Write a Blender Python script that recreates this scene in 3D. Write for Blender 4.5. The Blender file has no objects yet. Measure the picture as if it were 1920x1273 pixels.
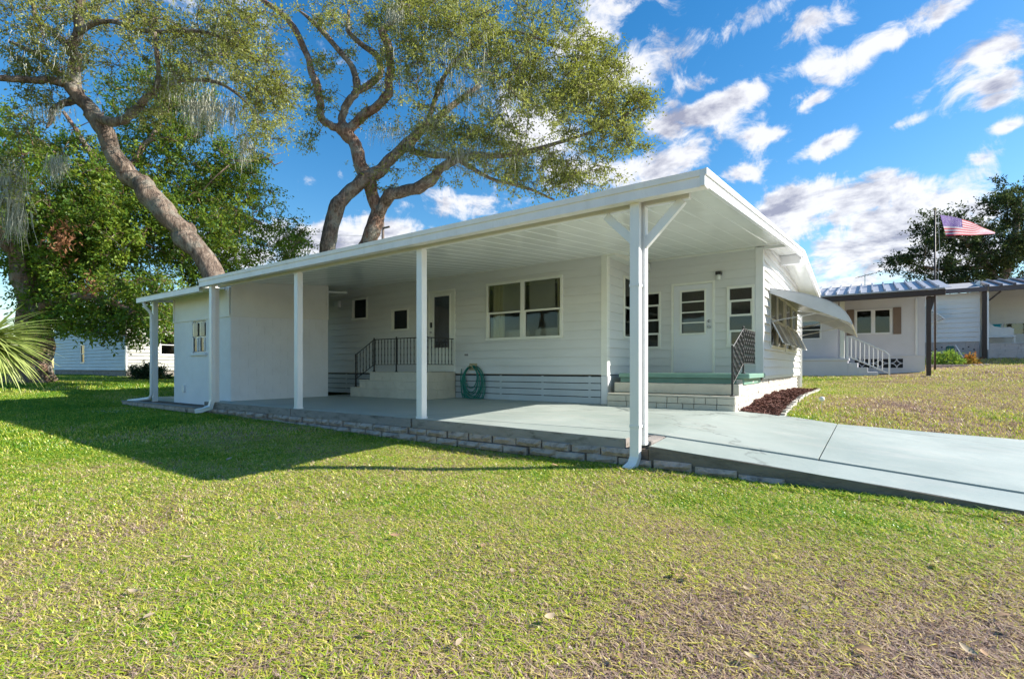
import bpy, bmesh, math, random
import numpy as np
from mathutils import Vector, Matrix
rnd = random.Random(7)
nrs = np.random.RandomState(11)
R = math.radians
scene = bpy.context.scene
COL = scene.collection

# ------------------------------------------------------------------ camera
F_PX, CX, HY, YAW = 950.0, 960.0, 690.0, R(35.2)
cam_d = bpy.data.cameras.new('camera'); cam = bpy.data.objects.new('camera', cam_d); COL.objects.link(cam)
cam_d.sensor_width = 36.0; cam_d.lens = 36.0 * F_PX / 1920.0
cam_d.shift_x = 0.0; cam_d.shift_y = (HY - 636.5) / 1920.0
cam_d.clip_start = 0.05; cam_d.clip_end = 3000
cam.location = (0, 0, 0); cam.rotation_euler = (R(90), 0, YAW)
scene.camera = cam

# ------------------------------------------------------------------ sun, sky, exposure
SUN_AZ, SUN_EL = R(35.5), R(31.6)
SUN = Vector((math.cos(SUN_EL) * math.cos(SUN_AZ), math.cos(SUN_EL) * math.sin(SUN_AZ), math.sin(SUN_EL)))
sd = bpy.data.lights.new('sun', 'SUN'); sd.energy = 4.7; sd.angle = R(0.5); sd.color = (1.0, 0.94, 0.84)
so = bpy.data.objects.new('sun', sd); COL.objects.link(so)
so.location = SUN * 60; so.rotation_euler = SUN.to_track_quat('Z', 'Y').to_euler()

scene.view_settings.view_transform = 'Standard'
scene.view_settings.look = 'None'
scene.view_settings.exposure = 1.12
scene.view_settings.gamma = 1.0
scene.view_settings.use_curve_mapping = False

world = bpy.data.worlds.new('World'); scene.world = world; world.use_nodes = True
wn, wl = world.node_tree.nodes, world.node_tree.links
wn.clear()

def wmath(op, a, b=None, c=None, clamp=False):
    n = wn.new('ShaderNodeMath'); n.operation = op; n.use_clamp = clamp
    for i, s in enumerate((a, b, c)):
        if s is None: continue
        if isinstance(s, (int, float)): n.inputs[i].default_value = s
        else: wl.new(s, n.inputs[i])
    return n.outputs[0]

def build_world():
    out = wn.new('ShaderNodeOutputWorld'); bg = wn.new('ShaderNodeBackground')
    sky = wn.new('ShaderNodeTexSky'); sky.sky_type = 'NISHITA'; sky.sun_disc = False
    sky.sun_elevation = SUN_EL; sky.sun_rotation = R(90) - SUN_AZ
    sky.altitude = 20; sky.air_density = 1.15; sky.dust_density = 0.35; sky.ozone_density = 2.2
    tc = wn.new('ShaderNodeTexCoord')
    sep = wn.new('ShaderNodeSeparateXYZ'); wl.new(tc.outputs['Generated'], sep.inputs[0])
    x, y, z = sep.outputs
    az = wmath('ARCTAN2', x, y)                                   # compass angle, clockwise from +Y
    el = wmath('ARCSINE', z)
    # cloud layer coordinates: a flat deck seen in perspective
    zz = wmath('ADD', wmath('MAXIMUM', z, 0.0), 0.22)
    u = wmath('DIVIDE', x, zz); v = wmath('DIVIDE', y, zz)
    comb = wn.new('ShaderNodeCombineXYZ'); wl.new(u, comb.inputs[0]); wl.new(v, comb.inputs[1])
    comb.inputs[2].default_value = 3.7
    def noise(vec, scale, detail, rough, dist=0.0):
        n = wn.new('ShaderNodeTexNoise'); n.inputs['Scale'].default_value = scale
        n.inputs['Detail'].default_value = detail; n.inputs['Roughness'].default_value = rough
        n.inputs['Distortion'].default_value = dist
        wl.new(vec, n.inputs['Vector']); return n.outputs[0]
    def offset(vec, o):
        n = wn.new('ShaderNodeVectorMath'); n.operation = 'ADD'; wl.new(vec, n.inputs[0]); n.inputs[1].default_value = o
        return n.outputs[0]
    cv = comb.outputs[0]
    n1 = noise(cv, 3.2, 9, 0.60, 0.25)
    n1b = noise(offset(cv, (0.045, 0.03, 0.0)), 3.2, 9, 0.60, 0.25)   # the same field a little toward the sun
    n2 = noise(cv, 0.9, 3, 0.5)
    fine = noise(tc.outputs['Generated'], 17, 8, 0.66, 0.6)
    # single clouds: direction (compass angle, elevation), half sizes, tilt, weight
    def dirof(px, py):
        a = math.atan((px - CX) / F_PX); e = math.atan((HY - py) / F_PX * math.cos(a))
        return a - YAW, e
    clouds = [(1690, 450, 300, 105, 4, .46), (1500, 420, 140, 60, 10, .36), (1620, 370, 150, 50, 12, .36), (1800, 340, 130, 45, 0, .3), (1640, 90, 210, 42, 15, .36), (1520, 128, 90, 30, 8, .25), (1250, 70, 110, 95, 30, .26),
              (1345, 198, 120, 30, 10, .40), (1250, 235, 60, 40, 0, .30), (1552, 272, 68, 30, 14, .40), (1392, 328, 45, 20, -12, .36),
              (1235, 315, 110, 45, 14, .42), (1880, 80, 110, 70, 30, .31), (1885, 150, 70, 30, 15, .27), (1530, 186, 40, 20, 20, .30),
              (1300, 160, 50, 22, 0, .28), (1890, 238, 45, 14, 0, .3), (1840, 300, 60, 28, 0, .26), (1610, 528, 140, 20, 4, .42), (1530, 30, 110, 45, -5, .26),
              (620, 455, 200, 42, 0, .42), (850, 380, 160, 40, 5, .25), (450, 480, 150, 40, 0, .35), (1080, 330, 110, 45, 10, .3), (1120, 40, 120, 70, 20, .30), (1190, 130, 80, 50, 10, .30), (1420, 30, 130, 40, 10, .24), (1760, 30, 120, 35, 20, .30), (1440, 250, 60, 20, 0, .26), (1860, 190, 50, 18, 8, .30), (1700, 230, 50, 14, 8, .22),
              (1480, 400, 150, 60, 16, .40), (1760, 400, 240, 90, 0, .42), (1600, 480, 200, 40, 0, .40), (1650, 330, 60, 24, 0, .34), (1010, 260, 90, 60, 0, .26), (720, 430, 120, 40, 0, .3)]
    acc = None
    for (px, py, hx, hy, tilt, w) in clouds:
        a0, e0 = dirof(px, py)
        a1, e1 = dirof(px + hx, py); _, e2 = dirof(px, py - hy)
        sx, sy = abs(a1 - a0) * .86, abs(e2 - e0) * .86
        da = wmath('SUBTRACT', az, a0); de = wmath('SUBTRACT', el, e0)
        c, s = math.cos(R(tilt)), math.sin(R(tilt))
        p = wmath('DIVIDE', wmath('ADD', wmath('MULTIPLY', da, c), wmath('MULTIPLY', de, s)), sx)
        q = wmath('DIVIDE', wmath('SUBTRACT', wmath('MULTIPLY', de, c), wmath('MULTIPLY', da, s)), sy)
        r2 = wmath('ADD', wmath('MULTIPLY', p, p), wmath('MULTIPLY', q, q))
        g = wmath('MULTIPLY', wmath('EXPONENT', wmath('MULTIPLY', r2, -0.85)), w)
        acc = g if acc is None else wmath('MAXIMUM', acc, g)
    base = wmath('ADD', wmath('MULTIPLY', n1, 0.85), wmath('MULTIPLY', wmath('SUBTRACT', n2, 0.5), 0.35))
    dens = wmath('ADD', wmath('ADD', base, acc), wmath('MULTIPLY', wmath('SUBTRACT', fine, 0.5), 0.66))
    mask = wn.new('ShaderNodeMapRange'); mask.interpolation_type = 'SMOOTHSTEP'
    wl.new(dens, mask.inputs[0]); mask.inputs[1].default_value = 0.565; mask.inputs[2].default_value = 0.75
    up = wn.new('ShaderNodeMapRange'); wl.new(z, up.inputs[0]); up.inputs[1].default_value = -0.01; up.inputs[2].default_value = 0.03
    m = wmath('MULTIPLY', mask.outputs[0], up.outputs[0])
    # cloud tone: sunward side bright, thick parts greyer underneath
    lit = wmath('MULTIPLY', wmath('SUBTRACT', n1, n1b), 6.5)
    thick = wn.new('ShaderNodeMapRange'); wl.new(dens, thick.inputs[0]); thick.inputs[1].default_value = 0.73; thick.inputs[2].default_value = 1.02
    tone = wmath('ADD', wmath('SUBTRACT', 0.95, wmath('MULTIPLY', thick.outputs[0], 0.60)), lit, clamp=True)
    cc = wn.new('ShaderNodeMixRGB'); wl.new(tone, cc.inputs[0])
    cc.inputs[1].default_value = (1.65, 1.68, 2.15, 1); cc.inputs[2].default_value = (4.2, 4.2, 4.35, 1)
    hs = wn.new('ShaderNodeHueSaturation'); hs.inputs['Saturation'].default_value = 1.42; hs.inputs['Value'].default_value = 0.76
    wl.new(sky.outputs[0], hs.inputs['Color'])
    mx = wn.new('ShaderNodeMixRGB'); wl.new(wmath('MULTIPLY', m, 0.93), mx.inputs[0])
    wl.new(hs.outputs[0], mx.inputs[1]); wl.new(cc.outputs[0], mx.inputs[2])
    wl.new(mx.outputs[0], bg.inputs[0]); bg.inputs[1].default_value = 0.115
    wl.new(bg.outputs[0], out.inputs[0])
build_world()

# ------------------------------------------------------------------ helpers
VD = np.array([-math.sin(YAW), math.cos(YAW), 0.0]); VR = np.array([math.cos(YAW), math.sin(YAW), 0.0]); VU = np.array([0, 0, 1.0])
def at(px, py, D): return (VD + VR * (px - CX) / F_PX + VU * (HY - py) / F_PX) * D     # a bearing and a distance turned into a place
def on_y(px, py, Y):
    v = VD + VR * (px - CX) / F_PX + VU * (HY - py) / F_PX
    return v * Y / v[1]

def unit(v): return v / max(1e-9, np.linalg.norm(v))

class MB:
    def __init__(s): s.v = []; s.f = []
    def add(s, vs, fs):
        o = len(s.v); s.v += [tuple(map(float, p)) for p in vs]; s.f += [tuple(i + o for i in f) for f in fs]; return s
    def hexa(s, P, a, b):
        vs = [P(x, y, z) for z in (a[2], b[2]) for y in (a[1], b[1]) for x in (a[0], b[0])]
        c = np.mean(np.array(vs, float), 0)
        fs = []
        for f in ((0, 1, 3, 2), (4, 5, 7, 6), (0, 1, 5, 4), (2, 3, 7, 6), (0, 2, 6, 4), (1, 3, 7, 5)):
            p = np.array([vs[i] for i in f], float); n = np.cross(p[1] - p[0], p[2] - p[0])
            fs.append(f if np.dot(n, p.mean(0) - c) > 0 else f[::-1])
        return s.add(vs, fs)
    def box(s, x0, x1, y0, y1, z0, z1): return s.hexa(lambda x, y, z: (x, y, z), (x0, y0, z0), (x1, y1, z1))
    def boxp(s, P, u0, u1, n0, n1, z0, z1): return s.hexa(P, (u0, n0, z0), (u1, n1, z1))
    def cbox(s, x0, x1, y0, y1, z0, z1, b=0.006, P=None):
        lo = (x0, y0, z0); hi = (x1, y1, z1); c = np.array([(l + h) / 2 for l, h in zip(lo, hi)])
        P = P or (lambda *a: a)
        idx = {}; vs = []; raw = []
        for sx in (0, 1):
            for sy in (0, 1):
                for sz in (0, 1):
                    sg = (sx, sy, sz)
                    for ax in range(3):
                        p = [hi[k] if sg[k] else lo[k] for k in range(3)]
                        for k in range(3):
                            if k != ax: p[k] += -b if sg[k] else b
                        idx[(sg, ax)] = len(raw); raw.append(np.array(p, float))
        fs = []
        def face(ids):
            p = [raw[i] for i in ids]; n = np.cross(p[1] - p[0], p[2] - p[0])
            fs.append(tuple(ids) if np.dot(n, sum(p) / len(p) - c) > 0 else tuple(ids[::-1]))
        for ax in range(3):
            o1, o2 = [k for k in range(3) if k != ax]
            for sa in (0, 1):
                q = []
                for a, bb in ((0, 0), (1, 0), (1, 1), (0, 1)):
                    sg = [0, 0, 0]; sg[ax] = sa; sg[o1] = a; sg[o2] = bb; q.append(idx[(tuple(sg), ax)])
                face(q)
            for a in (0, 1):
                for bb in (0, 1):
                    s0 = [0, 0, 0]; s1 = [0, 0, 0]; s0[o1] = s1[o1] = a; s0[o2] = s1[o2] = bb; s0[ax] = 0; s1[ax] = 1
                    face([idx[(tuple(s0), o1)], idx[(tuple(s1), o1)], idx[(tuple(s1), o2)], idx[(tuple(s0), o2)]])
        for sx in (0, 1):
            for sy in (0, 1):
                for sz in (0, 1): face([idx[((sx, sy, sz), k)] for k in range(3)])
        out = [P(*p) for p in raw]
        # keep outward winding when P mirrors the axes
        e = np.array([np.array(P(*(c + d)), float) - np.array(P(*c), float) for d in np.eye(3) * 1e-3])
        if np.linalg.det(e) < 0: fs = [f[::-1] for f in fs]
        return s.add(out, fs)
    def tube(s, pts, rad, n=8, cap=True, wob=0.0):
        pts = [np.array(p, float) for p in pts]; m = len(pts)
        if isinstance(rad, (int, float)): rad = [rad] * m
        rings = []; prev = None
        for i in range(m):
            t = unit(pts[min(i + 1, m - 1)] - pts[max(i - 1, 0)])
            if prev is None:
                a = np.array([0, 0, 1.0]) if abs(t[2]) < 0.9 else np.array([1.0, 0, 0])
                e1 = unit(np.cross(t, a))
            else: e1 = unit(prev - t * np.dot(prev, t))
            prev = e1; e2 = np.cross(t, e1)
            rings.append([pts[i] + (e1 * math.cos(2 * math.pi * k / n) + e2 * math.sin(2 * math.pi * k / n)) * rad[i] * (1 + (wob * (rnd.random() - .5) if wob else 0)) for k in range(n)])
        vs = [p for r_ in rings for p in r_]; fs = []
        for i in range(m - 1):
            for k in range(n):
                fs.append((i * n + k, i * n + (k + 1) % n, (i + 1) * n + (k + 1) % n, (i + 1) * n + k))
        if cap: fs += [tuple(range(n))[::-1], tuple((m - 1) * n + k for k in range(n))]
        return s.add(vs, fs)
    def lathe(s, c, prof, n=12):
        vs = []; fs = []
        for (r_, z) in prof:
            for k in range(n): vs.append((c[0] + r_ * math.cos(2 * math.pi * k / n), c[1] + r_ * math.sin(2 * math.pi * k / n), c[2] + z))
        for i in range(len(prof) - 1):
            for k in range(n): fs.append((i * n + k, i * n + (k + 1) % n, (i + 1) * n + (k + 1) % n, (i + 1) * n + k))
        fs += [tuple(range(n))[::-1], tuple((len(prof) - 1) * n + k for k in range(n))]
        return s.add(vs, fs)
    def extrude(s, prof, u0, u1, P):
        # closed profile (n, z) swept from u0 to u1; P(u, n, z)
        k = len(prof); vs = [P(u0, a, b) for a, b in prof] + [P(u1, a, b) for a, b in prof]
        fs = [(i, (i + 1) % k, k + (i + 1) % k, k + i) for i in range(k)] + [tuple(range(k))[::-1], tuple(range(k, 2 * k))]
        o = len(s.v); s.add(vs, fs); s.fix = True
        return s
    def mesh(s, name, m, smooth=False):
        me = bpy.data.meshes.new(name); me.from_pydata(s.v, [], s.f); me.materials.append(m)
        if getattr(s, 'fix', False):
            b = bmesh.new(); b.from_mesh(me); bmesh.ops.recalc_face_normals(b, faces=b.faces); b.to_mesh(me); b.free()
        if smooth: me.polygons.foreach_set('use_smooth', [True] * len(me.polygons))
        me.update(); return me
    def build(s, name, m, parent=None, smooth=False):
        return link(name, s.mesh(name, m, smooth), parent)

def link(name, me, parent=None):
    o = bpy.data.objects.new(name, me); COL.objects.link(o)
    if parent is not None:
        o.parent = parent
        if parent.type == 'EMPTY': o.matrix_parent_inverse = Matrix.Translation(-Vector(parent.location))
    return o
def tag(o, label=None, cat=None, group=None, kind=None):
    if label: o['label'] = label
    if cat: o['category'] = cat
    if group: o['group'] = group
    if kind: o['kind'] = kind
    return o
def empty(name, loc, label, cat, group=None):
    o = bpy.data.objects.new(name, None); COL.objects.link(o); o.location = loc; o.empty_display_size = 0.2
    return tag(o, label, cat, group)
def np_mesh(name, V, Fc, m, attrs=None, smooth=False):
    """V (n,3), Fc (m,k) arrays -> mesh, quickly"""
    me = bpy.data.meshes.new(name); V = np.asarray(V, np.float32); Fc = np.asarray(Fc, np.int32); k = Fc.shape[1]
    me.vertices.add(len(V)); me.vertices.foreach_set('co', V.ravel())
    me.loops.add(Fc.size); me.loops.foreach_set('vertex_index', Fc.ravel())
    me.polygons.add(len(Fc)); me.polygons.foreach_set('loop_start', np.arange(0, Fc.size, k, dtype=np.int32))
    me.polygons.foreach_set('loop_total', np.full(len(Fc), k, np.int32))
    if smooth: me.polygons.foreach_set('use_smooth', np.ones(len(Fc), bool))
    for n, (dom, arr) in (attrs or {}).items():
        a = me.attributes.new(n, 'FLOAT', dom); a.data.foreach_set('value', np.asarray(arr, np.float32))
    me.materials.append(m); me.update(calc_edges=True); me.validate(); return me
def spline(pts, k=5):
    """Catmull-Rom through rows (x, y, z, r)"""
    p = np.array(pts, float); p = np.vstack([2 * p[0] - p[1], p, 2 * p[-1] - p[-2]]); out = []
    for i in range(1, len(p) - 2):
        for t in np.linspace(0, 1, k, endpoint=False):
            a, b, c, d = p[i - 1], p[i], p[i + 1], p[i + 2]
            out.append(0.5 * (2 * b + (c - a) * t + (2 * a - 5 * b + 4 * c - d) * t * t + (3 * b - a - 3 * c + d) * t ** 3))
    out.append(p[-2]); return np.array(out)

# ------------------------------------------------------------------ materials
class NT:
    def __init__(s, m): s.t = m.node_tree; s.n = s.t.nodes; s.l = s.t.links
    def new(s, t, **kw):
        n = s.n.new(t)
        for k, v in kw.items(): setattr(n, k, v)
        return n
    def set(s, sock, v):
        if hasattr(v, 'is_linked') or hasattr(v, 'links'): s.l.new(v, sock)
        elif isinstance(v, (tuple, list)) and len(v) == 3 and sock.type == 'RGBA': sock.default_value = (*v, 1)
        else: sock.default_value = v
    def noise(s, scale, detail=4, rough=0.55, vec=None, dist=0.0):
        n = s.new('ShaderNodeTexNoise'); n.inputs['Scale'].default_value = scale; n.inputs['Detail'].default_value = detail
        n.inputs['Roughness'].default_value = rough; n.inputs['Distortion'].default_value = dist
        s.l.new(vec if vec is not None else s.pos(), n.inputs['Vector']); return n.outputs[0]
    def pos(s):
        if not hasattr(s, '_p'): s._p = s.new('ShaderNodeNewGeometry').outputs['Position']
        return s._p
    def scaled(s, v):
        m = s.new('ShaderNodeMapping'); m.inputs['Scale'].default_value = v; s.l.new(s.pos(), m.inputs[0]); return m.outputs[0]
    def ramp(s, fac, stops):
        r = s.new('ShaderNodeValToRGB'); e = r.color_ramp.elements
        while len(e) < len(stops): e.new(0.5)
        for i, (p, c) in enumerate(stops): e[i].position = p; e[i].color = (*c, 1) if len(c) == 3 else c
        s.l.new(fac, r.inputs[0]); return r.outputs[0]
    def rng(s, x, a, b, c=0.0, d=1.0):
        r = s.new('ShaderNodeMapRange'); s.l.new(x, r.inputs[0])
        for i, v in enumerate((a, b, c, d)): r.inputs[i + 1].default_value = v
        return r.outputs[0]
    def mix(s, f, a, b, mode='MIX'):
        n = s.new('ShaderNodeMixRGB', blend_type=mode); s.set(n.inputs[0], f); s.set(n.inputs[1], a); s.set(n.inputs[2], b); return n.outputs[0]
    def math(s, op, a, b=None):
        n = s.new('ShaderNodeMath', operation=op); s.set(n.inputs[0], a)
        if b is not None: s.set(n.inputs[1], b)
        return n.outputs[0]
    def attr(s, name, kind='GEOMETRY'):
        a = s.new('ShaderNodeAttribute', attribute_name=name, attribute_type=kind); return a.outputs['Fac']
    def bump(s, h, strength=0.3, dist=0.02):
        b = s.new('ShaderNodeBump'); b.inputs['Strength'].default_value = strength; b.inputs['Distance'].default_value = dist
        s.l.new(h, b.inputs['Height']); return b.outputs[0]

def newmat(name):
    m = bpy.data.materials.new(name); m.use_nodes = True
    nt = NT(m); b = nt.n['Principled BSDF']; return m, nt, b
def paint(name, col, rough=0.45, var=0.10, scale=3.0, bump=0.0, bscale=60.0, dirt=None, dirt_amt=0.35, spec=0.5, stretch=None, metal=0.0):
    """painted or plain surface: base colour with soft uneven patches, optional grime and grain"""
    m, nt, b = newmat(name)
    v = nt.scaled(stretch) if stretch else nt.pos()
    n = nt.noise(scale, 5, 0.6, v)
    lo = tuple(c * (1 - var) for c in col); hi = tuple(min(1, c * (1 + var * 0.6)) for c in col)
    c = nt.ramp(n, [(0.3, lo), (0.7, hi)])
    if dirt:
        d = nt.rng(nt.noise(scale * 1.7, 6, 0.65, v), 0.52, 0.75)
        c = nt.mix(nt.math('MULTIPLY', d, dirt_amt), c, dirt)
    nt.l.new(c, b.inputs['Base Color'])
    nt.l.new(nt.rng(nt.noise(scale * 3, 3), 0.3, 0.7, rough * 0.85, min(1, rough * 1.15)), b.inputs['Roughness'])
    b.inputs['Specular IOR Level'].default_value = spec; b.inputs['Metallic'].default_value = metal
    if bump: nt.l.new(nt.bump(nt.noise(bscale, 5, 0.6, v), bump, 0.01), b.inputs['Normal'])
    return m
def glass_mat(name, tint, refl=0.10, rough=0.03):
    m, nt, b = newmat(name); nt.n.remove(b); out = nt.n['Material Output']
    tr = nt.new('ShaderNodeBsdfTransparent'); tr.inputs[0].default_value = (*tint, 1)
    gl = nt.new('ShaderNodeBsdfGlossy'); gl.inputs[1].default_value = rough
    gl.inputs[0].default_value = (0.9, 0.9, 0.9, 1)
    nt.l.new(nt.bump(nt.noise(2.2, 2), 0.06, 0.05), gl.inputs['Normal'])
    fr = nt.new('ShaderNodeFresnel'); fr.inputs[0].default_value = 1.45
    f = nt.math('ADD', fr.outputs[0], refl)
    mx = nt.new('ShaderNodeMixShader'); nt.l.new(f, mx.inputs[0]); nt.l.new(tr.outputs[0], mx.inputs[1]); nt.l.new(gl.outputs[0], mx.inputs[2])
    nt.l.new(mx.outputs[0], out.inputs[0]); return m
def leaf_mat(name, stops, transl=0.4, gloss=0.12, attr='v'):
    gloss *= .45
    m, nt, b = newmat(name); nt.n.remove(b); out = nt.n['Material Output']
    f = nt.math('ADD', nt.math('MULTIPLY', nt.attr(attr), 0.62), nt.math('MULTIPLY', nt.rng(nt.noise(0.55, 3), 0.3, 0.7), 0.38))
    c = nt.ramp(f, stops)
    d = nt.new('ShaderNodeBsdfDiffuse'); t = nt.new('ShaderNodeBsdfTranslucent'); g = nt.new('ShaderNodeBsdfGlossy'); g.inputs[1].default_value = 0.55; g.inputs[0].default_value = (.5, .5, .45, 1)
    nt.l.new(c, d.inputs[0]); nt.l.new(nt.mix(0.45, c, (0.55, 0.62, 0.06)) if transl > .3 else c, t.inputs[0])
    m1 = nt.new('ShaderNodeMixShader'); m1.inputs[0].default_value = transl
    nt.l.new(d.outputs[0], m1.inputs[1]); nt.l.new(t.outputs[0], m1.inputs[2])
    m2 = nt.new('ShaderNodeMixShader'); m2.inputs[0].default_value = gloss
    nt.l.new(m1.outputs[0], m2.inputs[1]); nt.l.new(g.outputs[0], m2.inputs[2]); nt.l.new(m2.outputs[0], out.inputs[0]); return m

M = {}
M['white'] = paint('white_painted_metal', (.78, .78, .79), .34, .05, 2.0, bump=.05, bscale=9, dirt=(.55, .53, .48), dirt_amt=.14)
M['fascia'] = paint('white_fascia_paint', (.82, .79, .80), .42, .07, 1.4, dirt=(.5, .47, .42), dirt_amt=.28, stretch=(2.5, 1, 1))
M['ceiling'] = None
M['siding'] = paint('light_grey_siding', (.67, .675, .67), .48, .05, 1.6, bump=.10, bscale=14, dirt=(.47, .46, .42), dirt_amt=.18, stretch=(.5, .5, 2))
M['siding_white'] = paint('white_siding', (.74, .74, .73), .48, .05, 1.6, bump=.08, bscale=14, dirt=(.55, .53, .48), dirt_amt=.18, stretch=(.5, .5, 2))
M['shade_toned_siding'] = paint('pale_cream_siding', (.42, .42, .38), .55, .06, 1.5, stretch=(.5, .5, 2))  # cream siding, base colour lowered to stand in for dappled tree shade
M['skirt'] = paint('blue_grey_skirting', (.47, .52, .56), .5, .07, 1.8, dirt=(.35, .36, .36), dirt_amt=.25)
M['trim'] = paint('cream_white_trim', (.79, .79, .73), .42, .05, 2.4, dirt=(.55, .52, .44), dirt_amt=.15)
M['shed_block'] = paint('white_painted_block', (.78, .77, .79), .7, .06, 1.5, bump=.12, bscale=38, dirt=(.55, .50, .44), dirt_amt=.16)
M['shed_panel'] = paint('white_painted_panel', (.77, .75, .72), .55, .05, 1.5, bump=.08, bscale=25, dirt=(.55, .52, .45), dirt_amt=.2)
M['door'] = paint('white_door_paint', (.70, .72, .76), .38, .04, 1.5)
M['dark'] = paint('dark_void', (.015, .016, .018), .8, .1)
M['gap'] = paint('shadowed_backing', (.035, .04, .045), .8, .1)
M['inner'] = paint('interior_wall', (.55, .52, .46), .85, .08)
M['iron'] = paint('black_iron', (.018, .018, .02), .42, .2, 8, bump=.15, bscale=120)
M['iron_white'] = paint('white_painted_iron', (.62, .62, .62), .45, .1, 8)
M['beige'] = paint('beige_painted_brick', (.60, .55, .45), .7, .08, 2.2, bump=.3, bscale=45, dirt=(.42, .36, .27), dirt_amt=.4)
M['cream_brick'] = paint('cream_split_brick', (.66, .61, .53), .82, .12, 5, bump=.8, bscale=30, dirt=(.45, .36, .28), dirt_amt=.55)
M['green'] = paint('green_porch_paint', (.19, .35, .28), .42, .08, 2.0, dirt=(.12, .25, .19), dirt_amt=.4)
M['block'] = paint('split_face_block', (.44, .35, .30), .9, .32, 5, bump=1.0, bscale=26, dirt=(.055, .045, .035), dirt_amt=.9)
M['kerb'] = paint('weathered_concrete', (.28, .25, .23), .88, .2, 4, bump=.6, bscale=40, dirt=(.06, .055, .04), dirt_amt=.85, stretch=(.6, 1, 1.6))
M['mortar'] = paint('brown_earth_mortar', (.15, .12, .10), .95, .3, 8, bump=.6, bscale=40)
M['kerb_dark'] = paint('mossy_dark_concrete', (.17, .145, .12), .92, .3, 4, bump=.8, bscale=34, dirt=(.035, .035, .025), dirt_amt=.85, stretch=(.5, 1, 1.6))
M['stone'] = paint('pale_edging_stone', (.45, .42, .37), .85, .2, 9, bump=.5, bscale=40, dirt=(.3, .26, .2), dirt_amt=.5)
M['hose'] = paint('green_hose', (.01, .20, .16), .38, .15, 6)
M['brass'] = paint('tan_hanger', (.42, .36, .22), .5, .2, 8)
M['steel'] = paint('brushed_steel', (.55, .55, .56), .28, .1, 6, metal=1.0)
M['black'] = paint('black_plastic', (.02, .02, .022), .4, .1)
M['glass'] = glass_mat('window_glass', (.84, .86, .83), -.02)
M['glass_dark'] = glass_mat('dark_window_glass', (.42, .44, .42), .02)
M['glass_blue'] = glass_mat('grey_screen_glass', (.30, .36, .40), .09, .06)
M['frost'] = paint('frosted_glass', (.75, .76, .72), .3, .05)
M['curtain'] = paint('cream_curtain', (.70, .66, .50), .9, .06, 4)
M['blind'] = paint('grey_blind', (.66, .66, .68), .6, .06, 4)
M['sofa'] = paint('pale_upholstery', (.62, .61, .62), .9, .06, 4, bump=.2)
M['awning'] = paint('pale_grey_awning', (.58, .60, .63), .38, .10, 1.6, bump=.15, bscale=6, dirt=(.38, .38, .36), dirt_amt=.35)
M['brown'] = paint('dark_brown_paint', (.035, .018, .014), .5, .15, 3)
M['brown_trim'] = paint('slate_brown_paint', (.09, .075, .085), .5, .12, 3)
M['shutter'] = paint('tan_brown_shutter', (.22, .155, .12), .6, .1, 5)
M['stucco'] = paint('white_stucco', (.66, .65, .69), .8, .05, 1.2, bump=.3, bscale=35, dirt=(.5, .48, .46), dirt_amt=.2)
M['metal_roof'] = paint('pale_metal_roof', (.34, .35, .39), .42, .12, 2.2)
M['shingle'] = paint('grey_shingle', (.33, .33, .35), .85, .15, 3, bump=.5, bscale=20)
M['blue_siding'] = paint('blue_grey_siding', (.54, .60, .66), .55, .07, 1.5, stretch=(.5, .5, 2))
M['brick_grey'] = paint('pale_grey_brick', (.50, .47, .47), .85, .12, 4, bump=.6, bscale=25, dirt=(.25, .22, .22), dirt_amt=.4)
M['dirt'] = paint('bare_soil', (.13, .085, .06), .95, .3, 6, bump=.8, bscale=30)
M['chip'] = paint('red_brown_mulch', (.16, .062, .045), .9, .45, 22, bump=.5, bscale=60)
M['plastic_green'] = paint('dark_green_plastic', (.01, .09, .07), .4, .1)
M['teal'] = paint('teal_plastic', (.03, .42, .55), .5, .1)
M['moss'] = paint('grey_green_moss', (.36, .37, .30), .95, .25, 9)
M['wire'] = paint('grey_cable', (.34, .36, .38), .6, .1)
M['pole'] = paint('weathered_pole_wood', (.14, .11, .09), .9, .2, 4)
M['red'] = paint('flag_red_cloth', (.46, .01, .045), .8, .08, 6)
M['flag_white'] = paint('flag_white_cloth', (.52, .47, .52), .8, .05, 6)
M['flag_blue'] = paint('flag_blue_cloth', (.07, .015, .24), .8, .1, 6)
M['yellow'] = paint('pale_yellow_paint', (.62, .56, .32), .6, .08, 3)

def ceiling_mat():
    m, nt, b = newmat('glossy_white_ceiling_pan')
    n = nt.noise(1.3, 4, .6)
    nt.l.new(nt.ramp(n, [(.3, (.80, .81, .77)), (.7, (.87, .88, .84))]), b.inputs['Base Color'])
    b.inputs['Roughness'].default_value = .16
    h = nt.math('ADD', nt.noise(1.6, 3, .5, nt.scaled((1.0, .5, 1))), nt.math('MULTIPLY', nt.noise(5, 2, .5, nt.scaled((1.0, .3, 1))), .25))
    nt.l.new(nt.bump(h, .32, .05), b.inputs['Normal']); return m
M['ceiling'] = ceiling_mat()

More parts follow.
